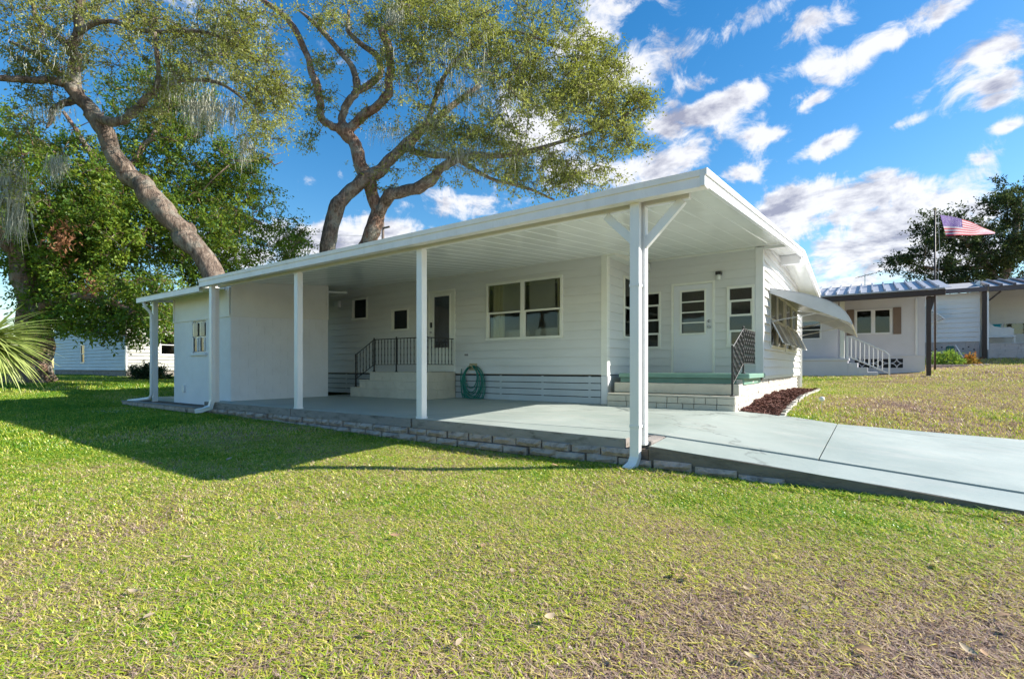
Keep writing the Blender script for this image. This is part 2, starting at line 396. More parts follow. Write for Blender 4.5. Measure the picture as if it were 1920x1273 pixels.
def slab_mat():
    m, nt, b = newmat('pale_teal_painted_concrete')
    big = nt.noise(.8, 5, .6); fine = nt.noise(14, 6, .65); mid = nt.noise(3.5, 5, .65, nt.scaled((.4, 1, 1)))
    c = nt.ramp(big, [(.3, (.30, .35, .32)), (.7, (.39, .435, .405))])
    c = nt.mix(nt.math('MULTIPLY', nt.rng(mid, .5, .72), .35), c, (.50, .48, .44))
    c = nt.mix(nt.math('MULTIPLY', nt.rng(fine, .58, .78), .3), c, (.30, .345, .32))
    st = nt.noise(1.15, 6, .7, nt.scaled((.55, 1.2, 1)), 1.2)
    c = nt.mix(nt.math('MULTIPLY', nt.rng(st, .55, .70), .38), c, (.24, .27, .24))        # old damp stains
    sp = nt.new('ShaderNodeTexVoronoi'); sp.inputs['Scale'].default_value = 1.7; nt.l.new(nt.pos(), sp.inputs['Vector'])
    c = nt.mix(nt.rng(sp.outputs['Distance'], .025, .012, 0, .8), c, (.05, .05, .045))       # drip spots
    wv = nt.new('ShaderNodeTexVoronoi'); wv.feature = 'DISTANCE_TO_EDGE'; wv.inputs['Scale'].default_value = .33
    wm = nt.mix(.5, nt.pos(), nt.noise(1.5, 4, .6)); nt.l.new(wm, wv.inputs['Vector'])
    c = nt.mix(nt.rng(wv.outputs['Distance'], .006, .002, 0, .5), c, (.14, .15, .14))         # hairline cracks
    nt.l.new(c, b.inputs['Base Color']); nt.l.new(nt.rng(big, .3, .7, .42, .62), b.inputs['Roughness'])
    nt.l.new(nt.bump(nt.math('ADD', fine, nt.math('MULTIPLY', big, 2.0)), .25, .01), b.inputs['Normal']); return m
M['slab'] = slab_mat()

GRASS_GREEN = [(.0, (.30, .20, .13)), (.30, (.36, .27, .15)), (.48, (.33, .34, .09)), (.72, (.20, .30, .045)), (1.0, (.10, .22, .03))]
def lawn_patch(nt):
    """how green the turf is at a place: broad dead patches, finer mottling, greener along the slab"""
    p = nt.pos()
    a = nt.noise(.42, 4, .55, p, .4); b_ = nt.noise(1.9, 4, .6); c_ = nt.noise(9.0, 4, .6)
    f = nt.math('ADD', nt.math('MULTIPLY', a, 1.45), nt.math('ADD', nt.math('MULTIPLY', b_, .55), nt.math('MULTIPLY', c_, .35)))
    sx = nt.new('ShaderNodeSeparateXYZ'); nt.l.new(p, sx.inputs[0])
    dry = nt.rng(sx.outputs[1], 9.0, 12.0, 0.0, -.40); dry = nt.math('MULTIPLY', dry, nt.rng(sx.outputs[0], -1.2, .4))
    lush = nt.math('ADD', dry, nt.rng(sx.outputs[0], -6.0, -14.0, 0.0, 0.24))            # watered, greener turf towards the shed
    far_ = nt.math('ADD', nt.math('MULTIPLY', sx.outputs[0], -.576), nt.math('MULTIPLY', sx.outputs[1], .817))   # metres back from the street side
    near = nt.rng(far_, 1.9, 4.3, -.36, 0.05)
    return nt.math('ADD', nt.math('SUBTRACT', f, .605), nt.math('ADD', lush, near))
def ground_mat():
    m, nt, b = newmat('lawn_soil_and_thatch')
    f = lawn_patch(nt)
    c = nt.ramp(f, [(.1, (.33, .24, .18)), (.45, (.34, .27, .08)), (.65, (.22, .26, .03)), (.95, (.09, .17, .015))])
    c = nt.mix(nt.rng(nt.noise(60, 4, .7), .35, .7, 0, .7), c, (.05, .04, .015))
    nt.l.new(c, b.inputs['Base Color']); b.inputs['Roughness'].default_value = .95; b.inputs['Specular IOR Level'].default_value = .1
    nt.l.new(nt.bump(nt.noise(55, 6, .75), .8, .03), b.inputs['Normal']); return m
M['ground'] = ground_mat()
def grass_mat():
    m, nt, b = newmat('grass_blades'); nt.n.remove(b); out = nt.n['Material Output']
    f = lawn_patch(nt)
    oi = nt.new('ShaderNodeObjectInfo')
    f = nt.math('ADD', f, nt.math('ADD', nt.math('MULTIPLY', nt.math('SUBTRACT', nt.attr('bl'), .5), .92), nt.math('MULTIPLY', nt.math('SUBTRACT', oi.outputs['Random'], .5), .28)))
    c = nt.ramp(f, [(.0, (.36, .25, .20)), (.14, (.54, .40, .31)), (.28, (.66, .51, .32)), (.42, (.74, .64, .15)), (.58, (.54, .60, .045)), (.8, (.28, .45, .02)), (1.0, (.13, .30, .015))])
    d = nt.new('ShaderNodeBsdfDiffuse'); t = nt.new('ShaderNodeBsdfTranslucent'); g = nt.new('ShaderNodeBsdfGlossy'); g.inputs[1].default_value = .45
    nt.l.new(c, d.inputs[0]); nt.l.new(c, t.inputs[0])
    m1 = nt.new('ShaderNodeMixShader'); m1.inputs[0].default_value = .35; nt.l.new(d.outputs[0], m1.inputs[1]); nt.l.new(t.outputs[0], m1.inputs[2])
    m2 = nt.new('ShaderNodeMixShader'); m2.inputs[0].default_value = .06; nt.l.new(m1.outputs[0], m2.inputs[1]); nt.l.new(g.outputs[0], m2.inputs[2])
    nt.l.new(m2.outputs[0], out.inputs[0]); return m
M['grass'] = grass_mat()
def bark_mat(name, a, b2, c2):
    m, nt, b = newmat(name)
    v = nt.scaled((1, 1, .35))
    n = nt.noise(7, 7, .7, v, .8); n2 = nt.noise(1.6, 4, .6)
    c = nt.ramp(n, [(.32, a), (.5, b2), (.68, c2)])
    c = nt.mix(nt.math('MULTIPLY', nt.rng(n2, .5, .64), .7), c, (.40, .40, .34))      # lichen
    c = nt.mix(nt.math('MULTIPLY', nt.rng(nt.noise(3.2, 5, .7), .55, .68), .7), c, a)
    nt.l.new(c, b.inputs['Base Color']); b.inputs['Roughness'].default_value = .92; b.inputs['Specular IOR Level'].default_value = .15
    nt.l.new(nt.bump(nt.math('ADD', n, nt.math('MULTIPLY', nt.noise(22, 5, .7, v), .5)), 1.0, .14), b.inputs['Normal']); return m
M['bark'] = bark_mat('oak_bark', (.06, .045, .038), (.22, .165, .13), (.44, .35, .28))
M['bark_red'] = bark_mat('reddish_bark', (.07, .042, .033), (.27, .165, .12), (.48, .34, .25))
M['leaf_oak'] = leaf_mat('oak_leaves', [(.02, (.05, .06, .022)), (.35, (.145, .165, .045)), (.65, (.29, .305, .08)), (.9, (.46, .46, .19)), (1.0, (.55, .52, .34))], .38, .10)
M['leaf_green'] = leaf_mat('bright_broad_leaves', [(.05, (.016, .048, .008)), (.4, (.05, .125, .016)), (.7, (.14, .25, .025)), (1.0, (.32, .40, .05))], .42, .10)
M['leaf_dark'] = leaf_mat('dark_oak_leaves', [(.05, (.018, .034, .014)), (.5, (.05, .08, .028)), (.85, (.13, .17, .05)), (1.0, (.24, .26, .10))], .3, .08)
M['leaf_bush'] = leaf_mat('bush_leaves', [(.05, (.012, .028, .012)), (.5, (.03, .065, .02)), (1.0, (.07, .13, .04))], .3, .12)
M['leaf_plant'] = leaf_mat('border_plant_leaves', [(.05, (.04, .12, .02)), (.5, (.10, .26, .04)), (1.0, (.26, .42, .08))], .35, .08)
M['leaf_yellow'] = leaf_mat('yellow_red_croton_leaves', [(.05, (.35, .06, .03)), (.5, (.50, .28, .05)), (1.0, (.55, .50, .10))], .3, .08)
M['dead_leaf'] = leaf_mat('dead_hanging_leaves', [(.05, (.16, .07, .035)), (.6, (.32, .15, .08)), (1.0, (.42, .24, .14))], .3, .05)
M['palm'] = leaf_mat('palm_blades', [(.05, (.13, .20, .04)), (.5, (.34, .42, .11)), (1.0, (.58, .60, .26))], .3, .16)
M['dry_leaf'] = paint('dry_fallen_leaf', (.36, .22, .12), .8, .4, 3)
M['dry_leaf_pale'] = paint('pale_fallen_leaf', (.40, .31, .20), .8, .35, 3)
#@@GEOM

# ================================================================== SETTING: ground, slab, drive
GCP = np.array([(0, 0, -1.18), (-5, 2, -1.14), (-3, 4, -1.135), (1, 4.6, -1.14), (3, 3, -1.22), (-8, 5.1, -1.09), (-12, 5.0, -1.05), (-16.6, 5.0, -1.04),
    (-12, 1, -1.10), (-20, 4, -.88), (-25.7, 5.1, -.57), (-33, 9, -.52), (-27, 9, -.60), (-18, 12, -.72), (-20, 20, -.5), (-12, -6, -1.15), (5, -6, -1.3),
    (-1.5, 10.2, -.83), (-1.5, 18, -.70), (.2, 12, -.82), (2.4, 12.5, -1.02), (-.4, 10.0, -.97), (.9, 10.8, -1.06), (2, 11.3, -1.14), (5, 12.5, -1.25), (0, 7.5, -1.14), (1.2, 7.5, -1.25), (2.5, 8, -1.38), (-3, 8, -1.12), (-8, 8, -1.1),
    (-11, 8, -1.05), (1.5, 16, -.70), (0, 21, -.47), (1.8, 24.3, -.33), (0, 27, -.32), (3.5, 20, -.55), (4, 27, -.1), (6, 37, .47), (5.9, 34, .2), (9, 38, .5), (12, 24, -.5), (12, 12, -1.35), (12, 4, -1.75), (-4, 26, -.35), (-40, 0, -.5),
    (20, 40, .5), (-30, 30, -.3), (-10, 40, .1)], float)
def _tps(r2): return np.where(r2 > 1e-9, r2 * np.log(np.maximum(r2, 1e-9)), 0)
_n = len(GCP); _K = _tps(((GCP[:, None, :2] - GCP[None, :, :2]) ** 2).sum(-1)) + np.eye(_n) * 0.4
_P = np.c_[np.ones(_n), GCP[:, :2]]; _A = np.block([[_K, _P], [_P.T, np.zeros((3, 3))]])
_W = np.linalg.solve(_A, np.r_[GCP[:, 2], 0, 0, 0])
def ground_z(x, y):
    x = np.atleast_1d(np.asarray(x, float)); y = np.atleast_1d(np.asarray(y, float)); out = np.empty(x.shape)
    fx, fy, fo = x.ravel(), y.ravel(), out.ravel()
    cx_, cy_ = np.clip(fx, -42, 22), np.clip(fy, -8, 42)
    for i in range(0, len(fx), 20000):
        a, b = cx_[i:i + 20000], cy_[i:i + 20000]
        K = _tps((a[:, None] - GCP[None, :, 0]) ** 2 + (b[:, None] - GCP[None, :, 1]) ** 2)
        fo[i:i + 20000] = K @ _W[:_n] + _W[_n] + _W[_n + 1] * a + _W[_n + 2] * b
    return np.clip(fo, -1.9, 1.2).reshape(x.shape)
def gz(x, y): return float(ground_z(x, y)[0])

def build_ground():
    gx = np.unique(np.r_[np.linspace(-900, -60, 14), np.linspace(-60, -20, 41), np.linspace(-20, 8, 141), np.linspace(8, 30, 34), np.linspace(30, 900, 16)])
    gy = np.unique(np.r_[np.linspace(-300, -12, 10), np.linspace(-12, 13, 126), np.linspace(13, 45, 65), np.linspace(45, 1200, 18)])
    X, Y = np.meshgrid(gx, gy); Z = ground_z(X, Y)
    Z += (np.sin(X * 2.1 + 1.3 * np.sin(Y * 1.7)) * .006 + np.sin(Y * 3.3 + X) * .005) * ((abs(X) < 60) & (Y < 60))
    nx, ny = len(gx), len(gy)
    V = np.c_[X.ravel(), Y.ravel(), Z.ravel()]
    i, j = np.meshgrid(np.arange(nx - 1), np.arange(ny - 1)); a = (j * nx + i).ravel()
    o = link('ground', np_mesh('ground', V, np.c_[a, a + 1, a + nx + 1, a + nx], M['ground'], smooth=True))
    return tag(o, 'patchy green and straw coloured lawn ground', kind='structure')
build_ground()

def zs(x, y):
    """height of the painted slab and of the drive that falls away from it"""
    b = np.interp(x, [-17, -5, -2.2, -1.5, -.8, 0, 1, 3, 14], [-.765, -.765, -.80, -.85, -.90, -.965, -1.05, -1.2, -1.75])
    c = np.interp(x, [-5, -2, -.4, 3], [0, .055, .03, 0])
    return b + c * (y - 5.4) / 4.4
def strip(name, xs, y0, y1, z, thick, m, parent=None, dz=0.0, ny=1):
    """a cast panel: near edge y0(x), far edge y1(x), top z(x, y), vertical edges"""
    xs = list(xs); T = np.linspace(0, 1, ny + 1); V = []; Fc = []
    n = len(xs)
    for x in xs:
        a, b = y0(x), y1(x)
        for t in T: y = a + (b - a) * t; V.append((x, y, float(z(x, y)) + dz))
        for t in T: y = a + (b - a) * t; V.append((x, y, float(z(x, y)) + dz - thick))
    k = 2 * (ny + 1)
    for i in range(n - 1):
        for j in range(ny): Fc.append((i * k + j, (i + 1) * k + j, (i + 1) * k + j + 1, i * k + j + 1))
        q = ny + 1
        Fc.append((i * k, i * k + q, (i + 1) * k + q, (i + 1) * k))
        Fc.append((i * k + ny, (i + 1) * k + ny, (i + 1) * k + ny + q, i * k + ny + q))
    for i, rev in ((0, False), (n - 1, True)):
        for j in range(ny):
            f = (i * k + j, i * k + j + 1, i * k + j + 1 + ny + 1, i * k + j + ny + 1); Fc.append(f[::-1] if rev else f)
    b = MB(); b.add(V, Fc); b.fix = False
    return b.build(name, m, parent)
GROOVE = lambda x: float(np.interp(x, [-12.4, -5.6, -3, 14], [5.62, 5.72, 6.02, 6.02]))
DRIVE_FAR = lambda x: float(np.interp(x, [-2.3, -1.75, -1.2, -.38, .8, 2, 5, 14], [9.72, 9.74, 9.92, 9.72, 10.35, 11.0, 12.3, 15.0]))
slab = strip('carport_slab', np.linspace(-12.45, -2.0, 40), lambda x: GROOVE(x) + .012, lambda x: 9.93, zs, .12, M['slab'], ny=4)
tag(slab, 'pale teal painted concrete carport slab beside the grey wall', kind='structure')
drv = strip('driveway', np.linspace(-1.995, -.43, 16), lambda x: GROOVE(x) + .012, DRIVE_FAR, zs, .16, M['slab'], ny=6)
tag(drv, 'pale teal painted driveway running down from the carport', kind='structure')
strip('driveway_panel', np.linspace(-.415, 14, 60), lambda x: GROOVE(x) + .012, DRIVE_FAR, zs, .16, M['slab'], drv, ny=6)
# recessed joint fill under the grooves
strip('joint_fill', np.linspace(-12.4, 13.9, 60), lambda x: GROOVE(x) - .06, lambda x: GROOVE(x) + .06, lambda x, y: zs(x, y) - .02, .06, M['kerb'], slab)
strip('joint_fill', [-.45, -.40], lambda x: 6.1, lambda x: 9.7, lambda x, y: zs(x, y) - .02, .06, M['kerb'], drv)
# edge kerb of the slab: three cast lengths with weathered fronts, painted top
for (xa, xb) in ((-12.45, -8.97), (-8.945, -5.72), (-5.68, -2.26)):
    k = strip('kerb', np.linspace(xa, xb, 8), lambda x: 5.42, lambda x: GROOVE(x) - .012, zs, .135, M['kerb'], slab, dz=-.004)
    strip('kerb_paint', np.linspace(xa + .006, xb - .006, 8), lambda x: 5.428 + .01 * math.sin(x * 7), lambda x: GROOVE(x) - .016, zs, .003, M['slab'], k)
k = strip('kerb', np.linspace(-2.13, -2.0, 3), lambda x: 5.55, lambda x: GROOVE(x) - .012, zs, .30, M['kerb'], slab, dz=-.012)
lipz = lambda x, y: zs(x, y) - .018 - .03 * (6.0 - y) / .6
k = strip('kerb', np.linspace(-1.985, 14, 60), lambda x: 5.42, lambda x: GROOVE(x) - .012, lipz, float(.20), M['kerb_dark'], drv)
strip('kerb_paint', np.linspace(-1.975, 13.9, 60), lambda x: 5.43 + .01 * math.sin(x * 5), lambda x: GROOVE(x) - .016, lambda x, y: lipz(x, y) + .004, .003, M['slab'], k)
# split-face blocks under the kerb: two courses, each block its own piece
def rough_block(L, H, W, amp, seed):
    r_ = random.Random(seed); b = MB(); n = 5; V = []; Fc = []
    for j in range(3):
        for i in range(n + 1):
            e = (i in (0, n)) or (j in (0, 2))
            V.append((-L / 2 + L * i / n, -W / 2 - (0 if e else amp * (.3 + r_.random())), -H / 2 + H * j / 2 + (0 if e else (r_.random() - .5) * H * .3)))
    o = len(V)
    V += [(-L / 2, W / 2, -H / 2), (L / 2, W / 2, -H / 2), (L / 2, W / 2, H / 2), (-L / 2, W / 2, H / 2)]
    for j in range(2):
        for i in range(n): a = j * (n + 1) + i; Fc.append((a, a + 1, a + n + 2, a + n + 1))
    Fc += [(*range(2 * (n + 1), 3 * (n + 1)), o + 2, o + 3), (o, o + 1, *range(n, -1, -1)), (o, 0, n + 1, 2 * n + 2, o + 3), (o + 1, o + 2, 3 * n + 2, 2 * n + 1, n)]
    b.add(V, Fc); b.fix = True; return b
def place(me, name, parent, loc, rz=0.0, sc=(1, 1, 1)):
    o = link(name, me, parent); o.location = loc; o.rotation_euler = (0, 0, rz); o.scale = sc; return o
BLK = [rough_block(.395, .10, .16, .038, s).mesh('block', M['block']) for s in range(6)]
for c, (z, off, yy) in enumerate(((-.955, 0, 5.50), (-1.058, .21, 5.475))):
    x = -12.4 + off
    while x < -2.0:
        place(BLK[rnd.randrange(6)], 'block', slab, (x, yy + rnd.uniform(-.025, .02), z + rnd.uniform(-.007, .007)), rnd.uniform(-.05, .05), (rnd.uniform(.94, 1.0), 1, rnd.uniform(.88, 1.0)))
        x += .402
for (x, z, s) in ((-1.72, -1.03, .9), (-1.28, -1.05, .8), (-.86, -1.08, .8)): place(BLK[rnd.randrange(6)], 'block', drv, (x, 5.482, z - .015), rnd.uniform(-.03, .03), (1.02, 1, s))
# backing earth wall behind the blocks
strip('footing', np.linspace(-12.4, -2.0, 3), lambda x: 5.445, lambda x: 5.9, lambda x, y: -.901, .35, M['mortar'], slab)

# ================================================================== MAIN HOUSE
YW, YD, XC, XG, YB, XL = 9.88, 11.93, -4.53, -1.884, 18.95, -17.0
ROOF_Y0, RIDGE_Y, ROOF_Y1, XF = 5.25, 14.62, 19.75, -1.34
def roof_z(y): return 1.976 + .1015 * (y - ROOF_Y0) if y <= RIDGE_Y else 1.976 + .1015 * (RIDGE_Y - ROOF_Y0) - .092 * (y - RIDGE_Y)
house = empty('mobile_home', (-8, 10, -.76), 'single storey light grey lap sided home with a long white carport roof', 'house')
PY = lambda Y: (lambda u, n, z: (u, Y - n, z))         # wall facing -Y
PX = lambda X: (lambda u, n, z: (X + n, u, z))         # wall facing +X

def rect_minus(u0, u1, z0, z1, ops):
    us = sorted({u0, u1, *[min(max(v, u0), u1) for o in ops for v in o[:2]]}); zz = sorted({z0, z1, *[min(max(v, z0), z1) for o in ops for v in o[2:]]})
    out = []
    for za, zb in zip(zz, zz[1:]):
        run = None
        for ua, ub in zip(us, us[1:]):
            cu, cz = (ua + ub) / 2, (za + zb) / 2
            if any(o[0] < cu < o[1] and o[2] < cz < o[3] for o in ops):
                if run: out.append((*run, za, zb)); run = None
            else: run = (run[0], ub) if run else (ua, ub)
        if run: out.append((*run, za, zb))
    return out
def clip_poly(poly, f):
    out = []
    for i in range(len(poly)):
        a, b = poly[i], poly[(i + 1) % len(poly)]; fa, fb = f(a), f(b)
        if fa >= 0: out.append(a)
        if fa * fb < 0: t = fa / (fa - fb); out.append((a[0] + (b[0] - a[0]) * t, a[1] + (b[1] - a[1]) * t))
    return out
def lap_wall(root, P, u0, u1, z0, z1, ops, m, h=.192, tilt=.026, top=None, liner=True):
    """inner wall sheet (the part) carrying one lapped board per course (sub-parts)"""
    w = MB()
    for (a, b, c, d) in rect_minus(u0, u1, z0, z1, ops): w.boxp(P, a, b, -.09, -.02, c, d)
    if top: w = MB(); 
    if top:
        for (a, b, c, d) in rect_minus(u0, u1, z0, z1, ops):
            poly = [(a, c), (b, c), (b, d), (a, d)]
            for t in top: poly = clip_poly(poly, t)
            if len(poly) > 2:
                k = len(poly); w.add([P(u, -.02, z) for u, z in poly] + [P(u, -.09, z) for u, z in poly], [tuple(range(k)), tuple(range(2 * k - 1, k - 1, -1))] + [(i, (i + 1) % k, k + (i + 1) % k, k + i) for i in range(k)]); w.fix = True
    wall = w.build('wall', M['inner'], root)
    n = int(math.ceil((z1 - z0) / h - 1e-6))
    for i in range(n):
        za, zb = z0 + i * h, min(z1, z0 + (i + 1) * h)
        rs_ = rect_minus(u0, u1, za, zb, ops); lab = list(range(len(rs_)))
        for p in range(len(rs_)):
            for q in range(p):
                A, B = rs_[p], rs_[q]
                if min(A[1], B[1]) - max(A[0], B[0]) > 1e-4 and (abs(A[2] - B[3]) < 1e-6 or abs(A[3] - B[2]) < 1e-6):
                    lo, hi = sorted((lab[p], lab[q])); lab = [lo if v == hi else v for v in lab]
        for g in sorted(set(lab)):
            b = MB()
            for (ua, ub, c, d) in [r_ for r_, l_ in zip(rs_, lab) if l_ == g]:
                poly = [(ua, c), (ub, c), (ub, d), (ua, d)]
                for t in (top or []): poly = clip_poly(poly, t)
                if len(poly) < 3: continue
                k = len(poly)
                out = lambda z: .004 + tilt * (zb - z) / h
                b.add([P(u, out(z), z) for u, z in poly] + [P(u, -.018, z) for u, z in poly], [tuple(range(k)), tuple(range(2 * k - 1, k - 1, -1))] + [(j, (j + 1) % k, k + (j + 1) % k, k + j) for j in range(k)]); b.fix = True
            if b.v: b.build('siding_board', m, wall)
    return wall

def window(root, P, u0, u1, z0, z1, cols=1, rows=2, fr=.055, m='trim', glass='glass', bars=None, name='window', depth=.05):
    """frame (the part) with sash rails and panes as sub-parts"""
    f = MB()
    f.cbox(u0, u1, -.05, depth, z1 - fr, z1, .005, P); f.cbox(u0 - .008, u1 + .008, -.05, depth + .012, z0, z0 + fr, .005, P)
    f.cbox(u0, u0 + fr, -.05, depth - .003, z0 + fr, z1 - fr, .005, P); f.cbox(u1 - fr, u1, -.05, depth - .003, z0 + fr, z1 - fr, .005, P)
    w = f.build(name, M[m], root)
    a0, a1 = u0 + fr, u1 - fr; cw = (a1 - a0) / cols
    for c in range(cols):
        ca, cb = a0 + c * cw, a0 + (c + 1) * cw
        if c: b = MB(); b.cbox(ca - .05, ca + .05, -.045, depth - .006, z0 + fr, z1 - fr, .004, P); b.build('mullion', M[m], w)
        la, lb = ca + (.05 if c else 0), cb - (.05 if c < cols - 1 else 0)
        zz = [z0 + fr + (z1 - z0 - 2 * fr) * t for t in (bars or [i / rows for i in range(rows + 1)])]
        for k in range(len(zz) - 1):
            if k: b = MB(); b.cbox(la, lb, -.03, depth - .018, zz[k] - .022, zz[k] + .022, .003, P); b.build('sash_rail', M[m], w)
            g = MB(); lo = zz[k] + (.022 if k else 0); hi = zz[k + 1] - (.022 if k < len(zz) - 2 else 0)
            n0 = .012 if k % 2 else -.004
            g.boxp(P, la + .002, lb - .002, n0 - .002, n0 + .002, lo + .001, hi - .001); g.build('pane', M[glass], w)
            if k % 2 == 0:
                for (x0, x1, y0, y1) in ((la, la + .028, lo, hi), (lb - .028, lb, lo, hi)): s = MB(); s.boxp(P, x0, x1, -.012, .022, y0 + .001, y1 - .001); s.build('sash_stile', M[m], w)
    return w

# --- walls
PW, PD_, PG, PR = PY(YW), PY(YD), PX(XG), PX(XC)
OP_W = [(-7.73, -5.57, .67, 2.075), (-12.94, -12.22, 1.46, 2.11), (-11.16, -10.46, 1.05, 1.67), (-9.72, -8.75, -.15, 2.05)]
lap_wall(house, PW, XL, XC - .06, -.14, 2.40, OP_W, M['siding'])
OP_R = [(10.73, 11.62, .67, 2.075)]
lap_wall(house, PR, YW + .02, YD - .03, -.14, 2.50, OP_R, M['siding'])
OP_D = [(-4.48, -4.06, .47, 1.82), (-3.81, -2.83, -.15, 1.97), (-2.58, -2.01, .46, 1.80)]
lap_wall(house, PD_, XC + .03, XG - .09, -.14, 2.62, OP_D, M['siding'])
OP_G = [(12.85, 15.15, .47, 1.82), (15.45, 18.1, .47, 1.82)]
TOPG = [lambda p: (1.976 + .1015 * (p[0] - ROOF_Y0) - .06) - p[1], lambda p: (roof_z(RIDGE_Y) - .092 * (p[0] - RIDGE_Y) - .06) - p[1]]
lap_wall(house, PG, YD + .09, YB - .06, -.17, 2.95, OP_G, M['siding_white'], top=TOPG, tilt=.046)
b = MB(); b.box(XL, XG - .1, YB - .1, YB, -.7, 2.3).box(XL, XL + .1, YW + .1, YB - .1, -.7, 2.5); b.build('back_wall', M['siding'], house)
b = MB(); b.box(XL, XC - .1, YW + .1, YB - .1, -.2, -.13).box(XC - .1, XG - .1, YD + .1, YB - .1, -.2, -.13); b.build('floor', M['inner'], house)
b = MB(); b.box(XL, XG - .1, 14.0, 14.1, -.13, 2.7); b.build('partition', M['inner'], house)
# corner boards and trim
def trim(P, u0, u1, n0, n1, z0, z1, m='trim', name='corner_trim', bv=.005):
    b = MB(); b.cbox(u0, u1, n0, n1, z0, z1, bv, P); return b.build(name, M[m], house)
trim(PW, XC - .115, XC + .028, .0, .03, -.16, 2.40); trim(PR, YW - .0, YW + .1, .0, .028, -.16, 2.40)
trim(PW, XC - .12, XC + .02, -.1, .015, -.765, -.165, 'white', 'corner_pier'); trim(PR, YW - .012, YW + .16, .022, .035, -.76, -.168, 'white', 'corner_pier')
trim(PG, YD - .03, YD + .09, -.12, .04, -.11, 2.585, 'white', 'corner_post', .008)
trim(PG, YB - .07, YB + .07, -.06, .05, -.75, 2.28, 'white', 'corner_post', .008)
trim(PD_, XC + .03, XG - .13, .0, .035, 2.555, 2.595, 'trim', 'soffit_trim')
trim(PW, -16.8, XC - .0, .0, .022, 2.385, 2.405, 'trim', 'soffit_trim')
trim(PG, YD + .09, YB - .07, .0, .03, -.245, -.172, 'trim', 'base_trim')
# boxed eave over the return wall
b = MB(); b.box(XC, XC + .2, YW - .02, YD - .035, 2.345, 2.40); b.box(XC + .2, XC + .215, YW - .022, YD - .035, 2.335, 2.50); b.build('eave_box', M['trim'], house)
# plain vent slits in the corner board
# --- skirting with slots
sk = MB(); sk.box(XL, XC - .13, YW + .03, YW + .07, -.76, -.16); skirt = sk.build('skirting', M['gap'], house)
z = -.762
for i in range(4):
    za = -.762 + i * .1475
    b = MB(); b.cbox(XL, XC - .13, -.018, .012, za, za + .132, .004, PW); b.build('skirt_slat', M['skirt'], skirt)
    x = XC - .42
    while x > XL:
        b = MB(); b.boxp(PW, x, x + .05, -.018, .008, za + .126, za + .1475); b.build('slat_bridge', M['skirt'], skirt); x -= 1.19
b = MB(); b.box(XC - .02, XC, YW + .16, YD, -.76, -.16); b.build('skirting', M['skirt'], house)
# --- windows of the long wall
w1 = window(house, PW, -7.73, -5.57, .67, 2.075, 2, 2, .06, bars=[0, .47, 1])
for (ua, ub) in ((-7.64, -7.30), (-5.80, -5.66)):
    b = MB(); n = 14
    pts = [(ua + (ub - ua) * i / n, YW + .14 + .025 * math.sin(i * 1.9)) for i in range(n + 1)]
    for (p, q) in zip(pts, pts[1:]): b.add([(p[0], p[1], .7), (q[0], q[1], .7), (q[0], q[1], 2.05), (p[0], p[1], 2.05)], [(0, 1, 2, 3)])
    b.build('curtain', M['curtain'], w1, True)
for (ua, ub) in ((-7.29, -6.72), (-6.52, -5.82)):
    for i in range(28):
        z = 1.36 + i * .025
        b = MB(); b.add([(ua, YW + .072, z), (ub, YW + .072, z), (ub, YW + .078, z + .021), (ua, YW + .078, z + .021)], [(0, 1, 2, 3)]); b.build('blind_slat', M['blind'], w1)
window(house, PW, -12.94, -12.22, 1.46, 2.11, 1, 1, .05, glass='glass_dark'); wB = window(house, PW, -11.16, -10.46, 1.05, 1.67, 1, 1, .05, glass='glass_blue')
b = MB(); b.boxp(PW, -11.08, -10.92, -.16, -.15, 1.1, 1.62); b.build('curtain', M['curtain'], wB)
window(house, PR, 10.73, 11.62, .67, 2.075, 1, 2, .05, glass='glass_dark')
window(house, PD_, -4.48, -4.06, .47, 1.82, 1, 4, .045, glass='glass_dark', bars=[0, .24, .5, .78, 1])
window(house, PD_, -2.58, -2.01, .46, 1.80, 1, 4, .06, glass='glass_dark', bars=[0, .24, .52, .78, 1])
for (ya, yb) in ((12.85, 15.15), (15.45, 18.1)):
    wg = window(house, PG, ya, yb, .47, 1.82, 2, 2, .06, glass='glass_dark')
    for k, (a, c) in enumerate(((ya + .1, (ya + yb) / 2 - .06), ((ya + yb) / 2 + .06, yb - .1))):
        s = MB(); z0_, z1_ = .54, 1.10; out = .26
        for (u0, u1, t0, t1) in ((a, a + .04, 0, 1), (c - .04, c, 0, 1), (a, c, 0, .06), (a, c, .94, 1)):
            def T(u, n, t): return (XG + .03 + out * (1 - t) + n, u, z0_ + (z1_ - z0_) * t)
            s.hexa(T, (u0, 0, t0), (u1, .03, t1))
        sh = s.build('open_sash', M['white'], wg)
        g = MB(); g.hexa(T, (a + .04, .012, .06), (c - .04, .016, .94)); g.build('pane', M['glass_blue'], sh)
